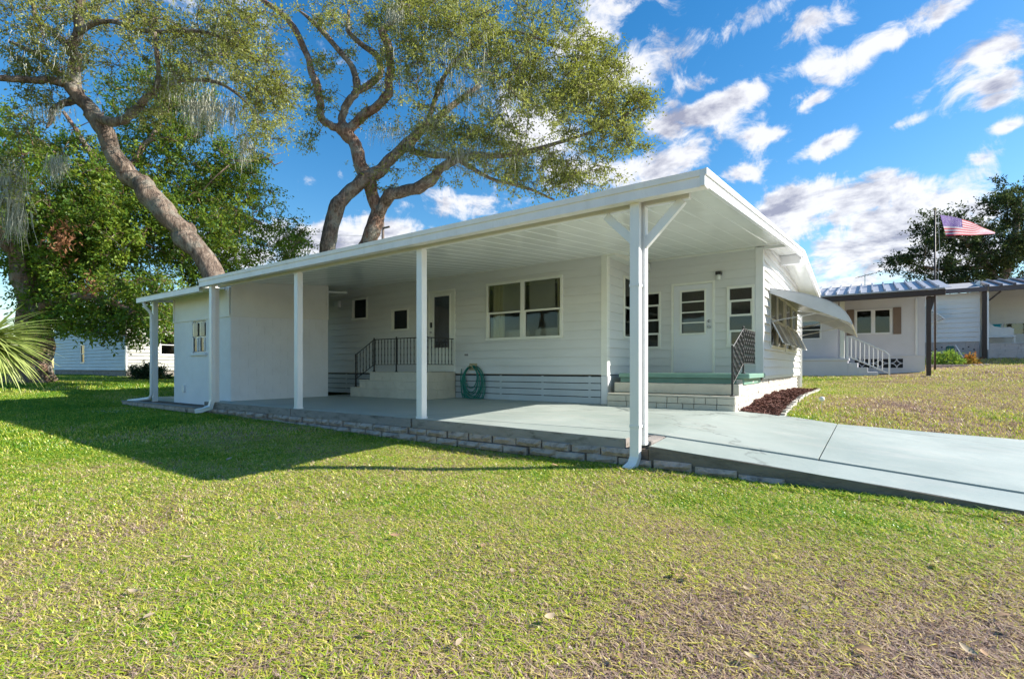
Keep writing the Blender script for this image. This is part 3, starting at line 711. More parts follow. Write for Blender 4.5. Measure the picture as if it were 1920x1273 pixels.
# --- front porch door
def door(P, u0, u1, z0, z1, gl, panes, gm, m='door', handle_side=1):
    f = MB(); fr = .055
    f.cbox(u0, u0 + fr, -.06, .035, z0, z1, .004, P); f.cbox(u1 - fr, u1, -.06, .035, z0, z1, .004, P); f.cbox(u0 + fr, u1 - fr, -.06, .033, z1 - fr, z1, .004, P)
    fo = f.build('door_frame', M['trim'], house)
    d = MB(); a0, a1, c0, c1 = u0 + fr + .004, u1 - fr - .004, z0 + .01, z1 - fr - .004
    for r_ in rect_minus(a0, a1, c0, c1, [gl]): d.boxp(P, r_[0], r_[1], -.035, .012, r_[2], r_[3])
    do = d.build('door', M[m], house)
    b = MB(); g = .035
    for q in ((gl[0] - g, gl[1] + g, gl[3] - .006, gl[3] + g), (gl[0] - g, gl[1] + g, gl[2] - g, gl[2] + .006), (gl[0] - g, gl[0] + .006, gl[2] + .006, gl[3] - .006), (gl[1] - .006, gl[1] + g, gl[2] + .006, gl[3] - .006)):
        b.cbox(q[0], q[1], .008, .03, q[2], q[3], .004, P)
    b.build('glazing_bead', M['trim'], do)
    for i in range(panes):
        za = gl[2] + (gl[3] - gl[2]) * i / panes; zb = gl[2] + (gl[3] - gl[2]) * (i + 1) / panes
        q = MB(); q.boxp(P, gl[0], gl[1], -.014, -.008, za + .012, zb - .012); q.build('pane', M[gm], do)
        if i: q = MB(); q.cbox(gl[0], gl[1], -.012, .022, za - .014, za + .014, .003, P); q.build('glazing_bar', M['trim'], do)
    return do
fd = door(PD_, -3.81, -2.83, -.11, 1.97, (-3.575, -3.055, .80, 1.765), 4, 'glass_dark')
b = MB(); b.tube([(-2.955, YD - .01, 1.06), (-2.955, YD - .045, 1.06)], .032, 14); b.build('deadbolt', M['steel'], fd, True)
b = MB(); b.tube([(-2.955, YD - .01, .93), (-2.955, YD - .035, .93), (-2.955, YD - .055, .93), (-2.955, YD - .085, .93), (-2.955, YD - .095, .93)], [.034, .016, .03, .03, .012], 14); b.build('door_knob', M['steel'], fd, True)
sdoor = door(PW, -9.72, -8.75, -.10, 2.05, (-9.52, -8.95, .53, 1.90), 1, 'glass_blue', 'trim')
b = MB(); b.cbox(-9.645, -9.575, .012, .03, 1.08, 1.22, .005, PW); b.build('keypad_lock', M['black'], sdoor)
b = MB(); b.tube([(-9.61, YW - .01, .95), (-9.61, YW - .05, .95)], .03, 12); b.build('deadbolt', M['steel'], sdoor, True)
b = MB(); b.tube([(-9.61, YW - .01, .80), (-9.61, YW - .04, .80), (-9.61, YW - .085, .80)], [.02, .03, .026], 12); b.build('door_knob', M['steel'], sdoor, True)

# --- roof: pans running with the slope, box fascia, rake boards
def pan_mesh(w, y0, y1, nm):
    b = MB(); n = 6; ys = np.linspace(y0, y1, n)
    prof = [(-w / 2, .001), (-w / 2 + .01, -.0025), (-w / 2 + .022, 0), (w / 2 - .022, 0), (w / 2 - .01, -.0025), (w / 2, .001), (w / 2, .05), (-w / 2, .05)]
    k = len(prof); V = []; Fc = []
    for y in ys:
        for a, c in prof: V.append((a, y, roof_z(y) - .056 + c))
    for i in range(n - 1):
        for j in range(k): Fc.append((i * k + j, i * k + (j + 1) % k, (i + 1) * k + (j + 1) % k, (i + 1) * k + j))
    Fc += [tuple(range(k)), tuple(range((n - 1) * k, n * k))[::-1]]
    b.add(V, Fc); b.fix = True; return b.mesh(nm, M['ceiling'])
roof_b = MB(); PF = lambda u, n, z: (u, ROOF_Y0 - n, z)
roof_b.extrude([(0, -.155), (0, -.055), (.014, -.05), (.02, 0.012), (-.13, .012), (-.13, .002), (-.012, .0), (-.012, -.14), (-.12, -.14), (-.12, -.155)], -12.32, XF - .002, lambda u, n, z: (u, ROOF_Y0 - n, 1.976 + z))
roof = roof_b.build('roof', M['fascia'], house)
W = .304; x = XF - .06 - W / 2; pa = pan_mesh(W, ROOF_Y0 + .10, RIDGE_Y - .002, 'roof_pan'); pb = pan_mesh(W, RIDGE_Y + .002, ROOF_Y1, 'roof_pan'); pc = pan_mesh(W, 7.7, RIDGE_Y - .002, 'roof_pan')
while x > XL - .2:
    place(pa if x > -12.2 else pc, 'roof_pan', roof, (x, 0, 0)); place(pb, 'roof_pan', roof, (x, 0, 0)); x -= W + .0004
def rake(y0, y1, dz0, dz1, x0, x1):
    b = MB(); b.hexa(lambda x, y, t: (x, y, roof_z(y if y != RIDGE_Y else RIDGE_Y) + dz0 + (dz1 - dz0) * t), (x0, y0, 0), (x1, y1, 1)); return b
rake(ROOF_Y0 - .02, RIDGE_Y, -.15, .014, XF - .05, XF).build('rake_board', M['white'], roof); rake(ROOF_Y0 - .022, RIDGE_Y, -.045, .02, XF + .001, XF + .02).build('rake_trim', M['white'], roof)
rake(RIDGE_Y + 1e-4, ROOF_Y1, -.15, .014, XF - .05, XF).build('rake_board', M['white'], roof); rake(RIDGE_Y + 1e-4, ROOF_Y1 + .002, -.045, .02, XF + .001, XF + .02).build('rake_trim', M['white'], roof)
b = MB(); b.cbox(XG - .02, XF - .08, RIDGE_Y - .09, RIDGE_Y + .09, roof_z(RIDGE_Y) - .30, roof_z(RIDGE_Y) - .075, .006); b.build('ridge_beam', M['white'], roof)
b = MB(); b.cbox(XG + .04, XF - .06, YD - .02, YD + .07, roof_z(YD) - .13, roof_z(YD) - .07, .005); b.build('outlooker', M['white'], roof)
b = MB(); b.cbox(-11.9, XF - .22, 5.46, 5.54, 1.80, 1.935, .004); b.build('header_beam', M['white'], roof)
# --- carport posts, braces, downspouts
def post(x, y, z0, z1, w=.09):
    b = MB(); b.cbox(x - w / 2, x + w / 2, y - w / 2, y + w / 2, z0, z1, .006)
    p = b.build('carport_post', M['white'], house)
    q = MB(); q.cbox(x - w / 2 - .006, x + w / 2 + .006, y - w / 2 - .006, y + w / 2 + .006, z0, z0 + .03, .003); q.build('base_plate', M['white'], p); return p
p1 = post(-2.085, 5.50, -.86, 1.80, .095); p2 = post(-5.56, 5.50, -.766, 1.80, .115); p3 = post(-8.82, 5.50, -.766, 1.80, .115); p4 = post(-12.06, 5.50, -.766, 1.80, .10)
for s in (-1, 1):
    b = MB(); t = np.array([s * .707, 0, .707]); nrm = np.array([-s * .707, 0, .707]); c0 = np.array([-2.085 + s * .03, 5.485, 1.37]); L = .60 if s > 0 else .56
    b.hexa(lambda a, y, n: tuple(c0 + t * a + nrm * n + np.array([0, y, 0])), (0, -.03, -.045), (L, .03, .045)); b.build('brace', M['white'], p1)
def downspout(path, w=.085, d=.065, name='downspout'):
    b = MB(); P_ = [np.array(p, float) for p in path]; V = []; Fc = []
    side = unit(np.cross(P_[-1] - P_[0], np.array([0.3, 1, 0])))
    for i, p in enumerate(P_):
        t = unit(P_[min(i + 1, len(P_) - 1)] - P_[max(i - 1, 0)])
        sx = np.array([1.0, 0, 0]); sx = unit(sx - t * np.dot(sx, t)) if abs(t[0]) < .95 else np.array([0, 1.0, 0]); sy = np.cross(t, sx)
        for (a, c) in ((-1, -1), (1, -1), (1, 1), (-1, 1)): V.append(p + sx * a * w / 2 + sy * c * d / 2)
    for i in range(len(P_) - 1):
        for j in range(4): Fc.append((i * 4 + j, i * 4 + (j + 1) % 4, i * 4 + 4 + (j + 1) % 4, i * 4 + 4 + j))
    Fc += [(3, 2, 1, 0)]
    b.add(V, Fc); b.fix = True
    o = b.build(name, M['white'], house)
    q = MB()
    return o
d1 = downspout([(-2.12, 5.385, 1.83), (-2.12, 5.385, 1.0), (-2.12, 5.385, -.6), (-2.12, 5.38, -.98), (-2.135, 5.34, -1.07), (-2.17, 5.24, -1.125)], .105, .075)
for z in (-.66, .9):
    b = MB(); b.cbox(-2.18, -2.06, 5.343, 5.46, z, z + .03, .003); b.build('strap', M['white'], d1)
downspout([(-11.93, 5.36, 1.82), (-11.93, 5.36, .5), (-11.93, 5.36, -.7), (-11.95, 5.33, -.86), (-12.05, 5.2, -.93), (-12.13, 5.1, -.945)], .11, .085)
downspout([(-1.835, YB + .02, 2.2), (-1.835, YB + .02, .5), (-1.835, YB + .02, -.66)], .07, .06)

# ------------------------------------------------------------------ storage shed under the carport's far end
SX0, SX1, SY0, SY1 = -15.1, -12.07, 5.83, 8.40
shed = empty('storage_shed', (-13.5, 7, -.8), 'white painted block shed under the far left end of the carport', 'shed')
PS, PSX = PY(SY0), PX(SX1)
op = [(-14.02, -13.30, .38, 1.17)]
def sloped(a0, a1): return lambda u: a0 + (a1 - a0) * (u - SY0) / (SY1 - SY0)
b = MB()
for (a, c, d, e) in rect_minus(SX0, SX1, -.93, 1.21, op): b.boxp(PS, a, c, -.15, 0, d, e)
fw = b.build('front_wall', M['shed_block'], shed)
# courses of painted block, each block a shallow piece
def block_face(parent, P, u0, u1, z0, z1, ops, m, L=.40, H=.20, n=.004, name='block'):
    i = 0; z = z0; cache = {}
    while z < z1 - .03:
        zb = min(z1, z + H); u = u0 - (L / 2 if i % 2 else 0)
        while u < u1 - .02:
            ua, ub = max(u0, u), min(u1, u + L)
            if ub - ua > .03:
                for r_ in rect_minus(ua + .0015, ub - .0015, z + .0015, zb - .0015, ops):
                    q = MB(); q.boxp(P, r_[0], r_[1], -.001, n, r_[2], r_[3]); q.build(name, m, parent)
            u += L
        z += H; i += 1
block_face(fw, PS, SX0, SX1, -.93, 1.21, op, M['shed_block'])
b = MB(); b.box(SX1 - .15, SX1, SY0 + .15, SY1, -.80, 1.42); sw = b.build('side_wall', M['shed_block'], shed)
block_face(sw, PSX, SY0 + .0, SY1, -.80, 1.40, [], M['shed_block'])
b = MB(); b.hexa(lambda x, y, t: (x, y, -.9 + (1.80 + .09 * (y - 5.25) + .9) * t), (SX0, SY0 + .15, 0), (SX0 + .15, SY1, 1)).box(SX0 + .15, SX1 - .15, SY1 - .1, SY1, -.9, 2.10); b.build('rear_wall', M['shed_block'], shed)
# upper panels, following the roof slope on the side
def panel(P, u0, u1, z0, z1a, z1b, n0, n1, m, name, parent):
    b = MB(); b.hexa(lambda u, n, t: P(u, n, z0 + ((z1a + (z1b - z1a) * (u - u0) / (u1 - u0)) - z0) * t), (u0, n0, 0), (u1, n1, 1)); return b.build(name, M[m], parent)
up = panel(PS, SX0, SX1, 1.215, 1.87, 1.87, -.1, .012, 'shed_panel', 'upper_panel', shed)
for (u0, u1) in ((SX0, SX0 + .05), (SX1 - .13, SX1 - .02)): panel(PS, u0, u1, 1.225, 1.865, 1.865, .012, .03, 'shed_panel', 'batten', up)
panel(PS, SX0 - .01, SX1 + .012, 1.19, 1.225, 1.225, .004, .03, 'shed_panel', 'batten', up); panel(PS, SX0 + .05, SX1 - .13, 1.80, 1.86, 1.86, .012, .028, 'shed_panel', 'batten', up)
b = MB(); b.hexa(lambda u, n, t: PSX(u, n, (1.215 + .13 * (u - SY0) / 2.57) + ((1.995 + .262 * (u - SY0) / 2.57) - (1.215 + .13 * (u - SY0) / 2.57)) * t), (SY0 - .012, -.1, 0), (SY1, .014, 1)); us = b.build('upper_panel', M['shed_panel'], shed)
b = MB(); b.hexa(lambda u, n, t: PSX(u, n, 1.185 + .13 * (u - SY0) / 2.57 + .03 * t), (SY0 - .012, .0, 0), (SY1 + .01, .024, 1)); b.build('batten', M['shed_panel'], us)
b = MB(); b.boxp(PSX, SY1 - .07, SY1, .014, .03, 1.36, 2.20); b.build('batten', M['shed_panel'], us)
b = MB(); b.boxp(PSX, SY0 - .012, SY0 + .08, .014, .028, 1.23, 1.92); b.build('batten', M['shed_panel'], us)
panel(PS, SX1 - .42, SX1 + .0, 1.86, 2.0, 2.0, -.1, .010, 'shed_panel', 'upper_panel', shed)
ws = window(shed, PS, -14.02, -13.30, .38, 1.17, 2, 2, .04, 'white', 'glass_dark', depth=-.06)
b = MB(); b.cbox(-14.10, -13.22, -.02, .05, .31, .38, .008, PS); b.build('window_sill', M['shed_block'], ws)
b = MB(); b.cbox(-14.55, -14.42, .0, .045, -.62, -.43, .008, PS); b.build('outlet_cover', M['white'], shed)
# shed roof with lower fascia, running past the shed on the left
b = MB(); b.extrude([(0, -.11), (0, .005), (.012, .02), (-.1, .02), (-.1, .0), (-.012, 0), (-.012, -.10), (-.09, -.10), (-.09, -.11)], -15.92, -12.325, lambda u, n, z: (u, ROOF_Y0 - n, 1.835 + z)); sr = b.build('shed_roof', M['fascia'], shed)
spm = MB(); spm.hexa(lambda x, y, t: (x, y, 1.79 + .09 * (y - ROOF_Y0) + .05 * t), (-.15, ROOF_Y0 + .09, 0), (.15, 9.2, 1)); spm = spm.mesh('roof_pan', M['ceiling'])
x = -15.76
while x < -12.4: place(spm, 'roof_pan', sr, (x, 0, 0)); x += .3015
b = MB(); b.hexa(lambda x, y, t: (x, y, 1.745 + .09 * (y - ROOF_Y0) + .11 * t), (-15.935, ROOF_Y0, 0), (-15.92, 9.2, 1)); b.build('rake_board', M['white'], sr)
ps = MB(); ps.cbox(-15.74, -15.63, 5.54, 5.65, -.90, 1.79, .006); ps.build('shed_post', M['white'], shed)
b = MB()
pth = [(-15.57, 5.30, 1.72), (-15.57, 5.33, 1.60), (-15.55, 5.42, 1.50), (-15.53, 5.46, 1.40), (-15.53, 5.46, .2), (-15.53, 5.46, -.70), (-15.60, 5.44, -.80), (-16.3, 5.38, -.87), (-16.75, 5.34, -.905)]
b.tube(pth, .042, 8); b.build('downspout', M['white'], shed, True)

# low block bed wall in front of the shed
bed = empty('bed_wall', (-14.5, 5.3, -1.02), 'low mottled block edging wall in front of the white shed', 'edging wall')
x = -16.85; BLK2 = [rough_block(.40, .12, .16, .02, 40 + s).mesh('block', M['block']) for s in range(4)]
while x < -12.5: o = place(BLK2[rnd.randrange(4)], 'block', bed, (x + .2, 5.30, -.97), rnd.uniform(-.01, .01), (1, 1, 1)); x += .404
b = MB(); b.cbox(-16.9, -12.48, 5.20, 5.40, -.912, -.892, .006); b.build('capping', M['kerb'], bed)
b = MB(); b.box(-16.8, -12.46, 5.40, 5.82, -1.0, -.905); tag(b.build('planting_bed', M['dirt']), 'bare soil bed at the foot of the white shed', kind='structure')
b = MB(); b.box(-16.2, -15.12, 5.84, 9.0, -1.0, -.80); tag(b.build('side_path', M['slab']), 'small pale concrete pad beside the shed', kind='structure')
#@@STEPS

# ------------------------------------------------------------------ porch and its steps
porch = empty('porch_steps', (-3.2, 10, -.77), 'cream brick porch with green floor edge and two broad beige steps', 'steps')
BX = -1.925                                                      # outer brick face, facing the drive lawn
b = MB(); b.box(-4.36, BX - .03, 9.90, 11.9, -.9, -.30); b.build('core', M['beige'], porch)
b = MB(); b.cbox(-4.36, -1.80, 10.12, YD - .06, -.20, -.108, .012); b.build('porch_floor', M['green'], porch)
b = MB(); b.box(-4.34, -1.90, 10.17, 11.9, -.31, -.201); b.build('riser', M['green'], porch)
b = MB(); b.cbox(-4.33, -1.92, 9.83, 10.168, -.50, -.30, .012); b.build('step', M['beige'], porch)
b = MB(); b.box(-4.30, -1.97, 9.82, 10.1, -.9, -.53); b.build('step_core', M['kerb'], porch)
b = MB(); b.cbox(-4.36, -1.925, 9.525, 9.828, -.54, -.505, .01); b.build('step', M['beige'], porch)
b = MB(); b.box(-4.34, -1.95, 9.56, 9.83, -.95, -.54); b.build('step_core', M['kerb'], porch)
def brick_run(parent, P, u0, u1, rows, m, Ls, n0=-.02, n1=.02, name='brick', j=.005, bev=.004):
    for (za, zb) in rows:
        u = u0 - rnd.random() * .12
        while u < u1 - .03:
            L = rnd.choice(Ls); ua, ub = max(u0, u), min(u1, u + L)
            if ub - ua > .05:
                q = MB(); q.cbox(ua + j, ub - j, n0, n1 + rnd.uniform(-.003, .003), za + j, zb - j, bev, P); q.build(name, m, parent)
            u += L
brick_run(porch, PY(9.54), -4.355, -1.93, [(-.79, -.66), (-.66, -.54)], M['beige'], (.2, .3, .4, .42))
BR = [rough_block(.40, .105, .10, .022, 60 + s).mesh('brick', M['cream_brick']) for s in range(6)]
def split_wall(parent, X, y0, y1, zlo, zhi, yoff=0.0):
    z = zhi - .0535; r_ = 0
    while z > zlo:
        y = y0 + (.2 if r_ % 2 else 0)
        while y < y1:
            L = min(.40, y1 - y)
            if L > .08:
                o = link('brick', BR[rnd.randrange(6)], parent); o.location = (X - .05 + rnd.uniform(-.006, .004), y + L / 2, z); o.rotation_euler = (0, 0, R(90)); o.scale = (L / .405, 1, 1)
            y += .404
        if r_ % 2: o = link('brick', BR[0], parent); o.location = (X - .05, y0 + .1, z); o.rotation_euler = (0, 0, R(90)); o.scale = (.19 / .395, 1, 1)
        z -= .109; r_ += 1
split_wall(porch, BX, 10.14, 11.9, -.86, -.215); split_wall(porch, BX, 9.83, 10.13, -.86, -.31); split_wall(porch, BX - .002, 9.545, 9.82, -.86, -.54)
base = MB(); base.box(BX - .2, BX - .06, 11.91, YB - .05, -.95, -.25); basew = base.build('foundation', M['kerb'], house)
split_wall(basew, BX, 11.91, YB - .1, -.86, -.25)

# ------------------------------------------------------------------ side steps at the carport wall
sst = empty('side_steps', (-10, 9.3, -.76), 'beige painted brick steps and landing below the side door', 'steps')
prof = [(-11.62, -.766, -.512), (-11.235, -.512, -.306), (-10.81, -.306, -.10)]
b = MB()
for (xa, za, zb) in prof: b.box(xa + .01, -8.74, 8.79, YW - .025, za, zb - .012)
b.build('core', M['beige'], sst)
for (xa, za, zb) in prof:
    b = MB(); b.cbox(xa, -8.73, 8.775, YW - .022, zb - .04, zb, .008); b.build('tread', M['beige'], sst)
    h = (zb - .04 - za) / 2
    brick_run(sst, PY(8.79), xa + .005, -8.735, [(za, za + h), (za + h, zb - .04)], M['beige'], (.3, .4, .4), -.01, .006, j=.003, bev=.002)
    brick_run(sst, PX(-8.74), 8.792, YW - .03, [(za, za + h), (za + h, zb - .04)], M['beige'], (.3, .4, .4), -.01, .006, j=.003, bev=.002)

# ------------------------------------------------------------------ iron railings
def baluster_mesh(h, m, fancy=False, ph=0.0):
    b = MB(); b.box(-.006, .006, -.006, .006, 0, h)
    n = max(2, int(h / .14))
    for i in range(n):
        z = h * (i + .3 + .4 * ph) / n; r_ = .015 if fancy else .013; hh = .05 if fancy else .045
        b.lathe((0, 0, z - hh), [(.006, 0), (r_, hh * .8), (r_, hh * 1.2), (.006, hh * 2)], 6)
    return b.mesh('baluster', m)
def railing(root, pts, posts, mt, mb, spacing, fancy=False, low=.10, h=.86):
    """pts: ground line (x, y, zfoot); top rail h above, low rail low above"""
    for (x, y, z) in posts:
        b = MB(); b.cbox(x - .016, x + .016, y - .016, y + .016, z, z + h + .01, .003)
        p = b.build('post', mt, root); q = MB(); q.lathe((x, y, z), [(.045, 0), (.045, .008), (.022, .03)], 8); q.build('foot', mt, p)
        q = MB(); q.lathe((x, y, z + h + .01), [(.02, 0), (.022, .012), (.012, .026), (.002, .03)], 8); q.build('cap', mt, p)
    cache = {}
    for (a, c) in zip(pts, pts[1:]):
        a, c = np.array(a, float), np.array(c, float)
        for (dz, r_) in ((h - .01, .012), (low, .009)):
            if dz == low and abs(a[2] - c[2]) > .1: pass
            b = MB(); b.tube([a + [0, 0, dz], c + [0, 0, dz]], r_, 6); b.build('rail', mt, root)
        L = np.linalg.norm((c - a)[:2]); n = max(1, int(L / spacing))
        for i in range(n):
            p = a + (c - a) * (i + .5) / n
            if i % 2 not in cache: cache[i % 2] = baluster_mesh(h - low - .01, mb, fancy, i % 2 if fancy else .5)
            o = link('baluster', cache[i % 2], root); o.location = (p[0], p[1], p[2] + low)
rl = empty('iron_railing', (-10, 8.85, -.1), 'black wrought iron railing along the side door landing', 'railing')
railing(rl, [(-11.48, 8.86, -.49), (-10.72, 8.86, -.10), (-8.80, 8.86, -.10), (-8.80, 9.84, -.10)], [(-11.48, 8.86, -.512), (-10.72, 8.86, -.10), (-9.86, 8.86, -.10), (-8.80, 8.86, -.10)], M['iron'], M['iron'], .118, low=.19)
rl2 = empty('iron_railing', (-2.0, 10.2, -.1), 'ornate iron handrail at the edge of the green porch', 'railing')
railing(rl2, [(-2.0, 9.66, -.505), (-2.0, 10.62, -.108), (-2.0, 11.84, -.108)], [(-2.0, 9.66, -.505), (-2.0, 10.62, -.108)], M['iron'], M['iron'], .095, True, low=.2, h=.88)

# ------------------------------------------------------------------ things on the carport wall
hose = empty('garden_hose', (-8.15, 9.8, -.76), 'coiled green garden hose hung on the wall beside the landing', 'hose')
hm = []
for k in range(9):
    rx, rz = .20 + .022 * k + rnd.uniform(-.02, .02), .28 + .030 * k + rnd.uniform(-.03, .03); zc = .02 - rz + rnd.uniform(-.02, .02) + .03
    for t in range(26):
        a = 2 * math.pi * (t / 26) + math.pi / 2
        hm.append((-8.13 + rx * math.cos(a) + .012 * k - .05, YW - .075 - .017 * (k % 4) + rnd.uniform(-.004, .004), max(-.745, zc + rz * math.sin(a))))
b = MB(); b.tube(hm, .0125, 7); b.build('hose_coil', M['hose'], hose, True)
b = MB(); b.tube([(-8.5, YW - .06, -.02), (-8.52, YW - .08, -.3), (-8.46, YW - .1, -.62), (-8.36, YW - .1, -.745)], .0125, 7); b.build('hose_end', M['hose'], hose, True)
b = MB(); b.cbox(-8.27, -8.02, YW - .03, YW - .014, -.06, .12, .004); b.tube([(-8.24, YW - .02, .06), (-8.2, YW - .14, .03), (-8.14, YW - .17, .07), (-8.08, YW - .14, .03), (-8.04, YW - .02, .06)], .014, 6); b.build('hanger', M['brass'], hose)
lamp = empty('porch_lantern', (-2.74, YD - .05, 2.0), 'small black porch lantern with clear glass over the front door', 'lantern')
b = MB(); b.cbox(-2.80, -2.68, YD - .13, YD - .02, 2.07, 2.14, .006); b.cbox(-2.77, -2.71, YD - .03, YD - .018, 1.97, 2.12, .004); b.build('canopy', M['black'], lamp)
b = MB(); b.lathe((-2.74, YD - .078, 1.955), [(.03, 0), (.05, .03), (.05, .115)], 12); b.build('glass_shade', M['frost'], lamp, True)
ol = empty('wall_outlet', (-8.37, YW, .33), 'small grey double outlet on the wall right of the side door', 'outlet')
b = MB(); b.cbox(-8.43, -8.31, .012, .035, .295, .375, .006, PW); b.build('cover', M['blind'], ol)
for dx in (-.03, .03): b = MB(); b.cbox(-8.37 + dx - .018, -8.37 + dx + .018, .035, .04, .315, .355, .004, PW); b.build('socket', M['black'], ol)
vl = empty('wall_light', (-13.6, YW, 2.0), 'small white box light on the wall near the shed', 'wall light')
b = MB(); b.cbox(-13.74, -13.5, .01, .10, 1.9, 2.09, .012, PW); b.build('housing', M['white'], vl); b = MB(); b.cbox(-13.70, -13.54, .10, .115, 1.93, 2.05, .006, PW); b.build('lens', M['frost'], vl)
for k, (xa, xb) in enumerate(((-7.45, -6.75), (-6.55, -5.75))):
    s = empty('armchair', ((xa + xb) / 2, 10.6, -.13), 'pale upholstered chair back behind the %s pane of the double window' % ('left', 'right')[k], 'chair')
    b = MB(); b.cbox(xa, xb, 10.2, 10.4, .25, .95, .06); b.build('backrest', M['sofa'], s, True); b = MB(); b.cbox(xa, xb, 10.4, 11.0, -.13, .32, .05); b.build('seat', M['sofa'], s, True)

# ------------------------------------------------------------------ window awning on the gable wall
aw = empty('window_awning', (XG, 15, 1.8), 'curved pale grey awning propped out over the gable windows', 'awning')
AY0, AY1 = 12.74, 18.25
curve = [(0.0, 1.80), (.35, 1.72), (.75, 1.60), (1.10, 1.45), (1.33, 1.29), (1.48, 1.10), (1.56, .92)]
sp_ = spline([(a, 0, c, 0) for a, c in curve], 4)
V = []; Fc = []; ys = np.linspace(AY0, AY1, 15)
for y in ys:
    for p in sp_: V.append((XG + .03 + p[0], y, p[2]))
k = len(sp_)
for i in range(len(ys) - 1):
    for j in range(k - 1): Fc.append((i * k + j, (i + 1) * k + j, (i + 1) * k + j + 1, i * k + j + 1))
b = MB(); b.add(V, Fc); o = b.build('awning_sheet', M['awning'], aw, True); md = o.modifiers.new('thickness', 'SOLIDIFY'); md.thickness = .012
for y in (AY0, AY1):
    top = [(XG + .03 + p[0], y, p[2] - .008) for p in sp_]; bot = [(XG + .03 + p[0], y, 1.70 - .77 * (p[0] / 1.56) + .0) for p in sp_]
    b = MB(); V = top + [(q[0], q[1], min(q[2], t[2] - .02)) for q, t in zip(bot, top)]
    b.add(V, [(j, j + 1, k + j + 1, k + j) for j in range(k - 1)]); o = b.build('side_wing', M['awning'], aw); md = o.modifiers.new('thickness', 'SOLIDIFY'); md.thickness = .01
b = MB(); b.tube([(XG + 1.58, AY0, .93), (XG + 1.58, AY1, .93)], .018, 6); b.build('front_bar', M['white'], aw)
for (y, zb) in ((12.86, 1.06), (15.3, .98), (18.1, .98)):
    b = MB(); b.tube([(XG + .03, y, zb), (XG + 1.3, y, 1.24)], .012, 6); b.build('arm', M['iron_white'], aw)
    b = MB(); b.cbox(XG + .02, XG + .05, y - .03, y + .03, zb - .05, zb + .05, .004); b.build('bracket', M['iron_white'], aw)
b = MB(); b.tube([(XG + .05, 15.3, 1.78), (XG + .06, 15.3, .44)], .02, 6); b.build('mounting_post', M['white'], aw)

# ------------------------------------------------------------------ mulch bed, edging stones, path light
XM = -1.27
b = MB(); ys = np.linspace(9.78, 17.75, 30); xs_ = np.linspace(BX - .02, XM, 6); V = []; Fc = []
for y in ys:
    for x in xs_:
        V.append((x, y, gz(-1.5, y) + .05 + .02 * math.sin(y * 5 + x * 9)))
for i in range(29):
    for j in range(5): a = i * 6 + j; Fc.append((a, a + 1, a + 7, a + 6))
b.add(V, Fc); mb_ = tag(b.build('mulch_bed', M['dirt'], None, True), 'long mulch bed between the cream brick base and the lawn', kind='structure')
V = []; Fc = []
for i in range(5200):
    y = 9.8 + 7.9 * rnd.random() ** 1.25; x = rnd.uniform(BX + .01, XM - .02); z = gz(-1.5, y) + .06 + .02 * math.sin(y * 5 + x * 9) + rnd.uniform(0, .035)
    L, w = rnd.uniform(.02, .05), rnd.uniform(.005, .012); a = rnd.uniform(0, math.pi); t = rnd.uniform(-.45, .45)
    d = np.array([math.cos(a) * math.cos(t), math.sin(a) * math.cos(t), math.sin(t)]); s = np.array([-math.sin(a), math.cos(a), rnd.uniform(-.3, .3)]); c = np.array([x, y, z]); n = np.cross(d, s) * .004
    o = len(V); V += [c - d * L - s * w + n, c + d * L - s * w + n, c + d * L + s * w + n, c - d * L + s * w + n, c - d * L - n * 2, c + d * L - n * 2]
    Fc += [(o, o + 1, o + 2, o + 3), (o + 1, o, o + 4, o + 5), (o + 3, o + 2, o + 5, o + 4)]
tag(link('mulch', np_mesh('mulch', np.array(V), np.array(Fc), M['chip'])), 'red brown wood chip mulch along the cream brick base', 'mulch', kind='stuff')
edge = empty('bed_edging', (XM, 13, -.8), 'row of pale edging stones between mulch bed and side lawn', 'edging')
ES = [rough_block(.22, .07, .075, .012, 80 + s).mesh('stone', M['stone']) for s in range(4)]
y = 9.85
while y < 17.8:
    o = link('stone', ES[rnd.randrange(4)], edge); o.location = (XM + .02 + rnd.uniform(-.012, .012), y + .11, gz(-1.2, y) + .035 + rnd.uniform(-.01, .01)); o.rotation_euler = (0, rnd.uniform(-.06, .06), R(90) + rnd.uniform(-.12, .12)); y += .226
pl = empty('path_light', (-.73, 11.1, gz(-.73, 11.1)), 'small round topped stake light in the side lawn', 'path light'); g0 = pl.location.z
b = MB(); b.tube([(-.73, 11.1, g0 - .05), (-.73, 11.1, g0 + .2)], .006, 6); b.build('stake', M['steel'], pl)
b = MB(); b.lathe((-.73, 11.1, g0 + .19), [(.02, 0), (.042, .02), (.05, .05), (.042, .08), (.012, .095)], 12); b.build('globe', M['frost'], pl, True)

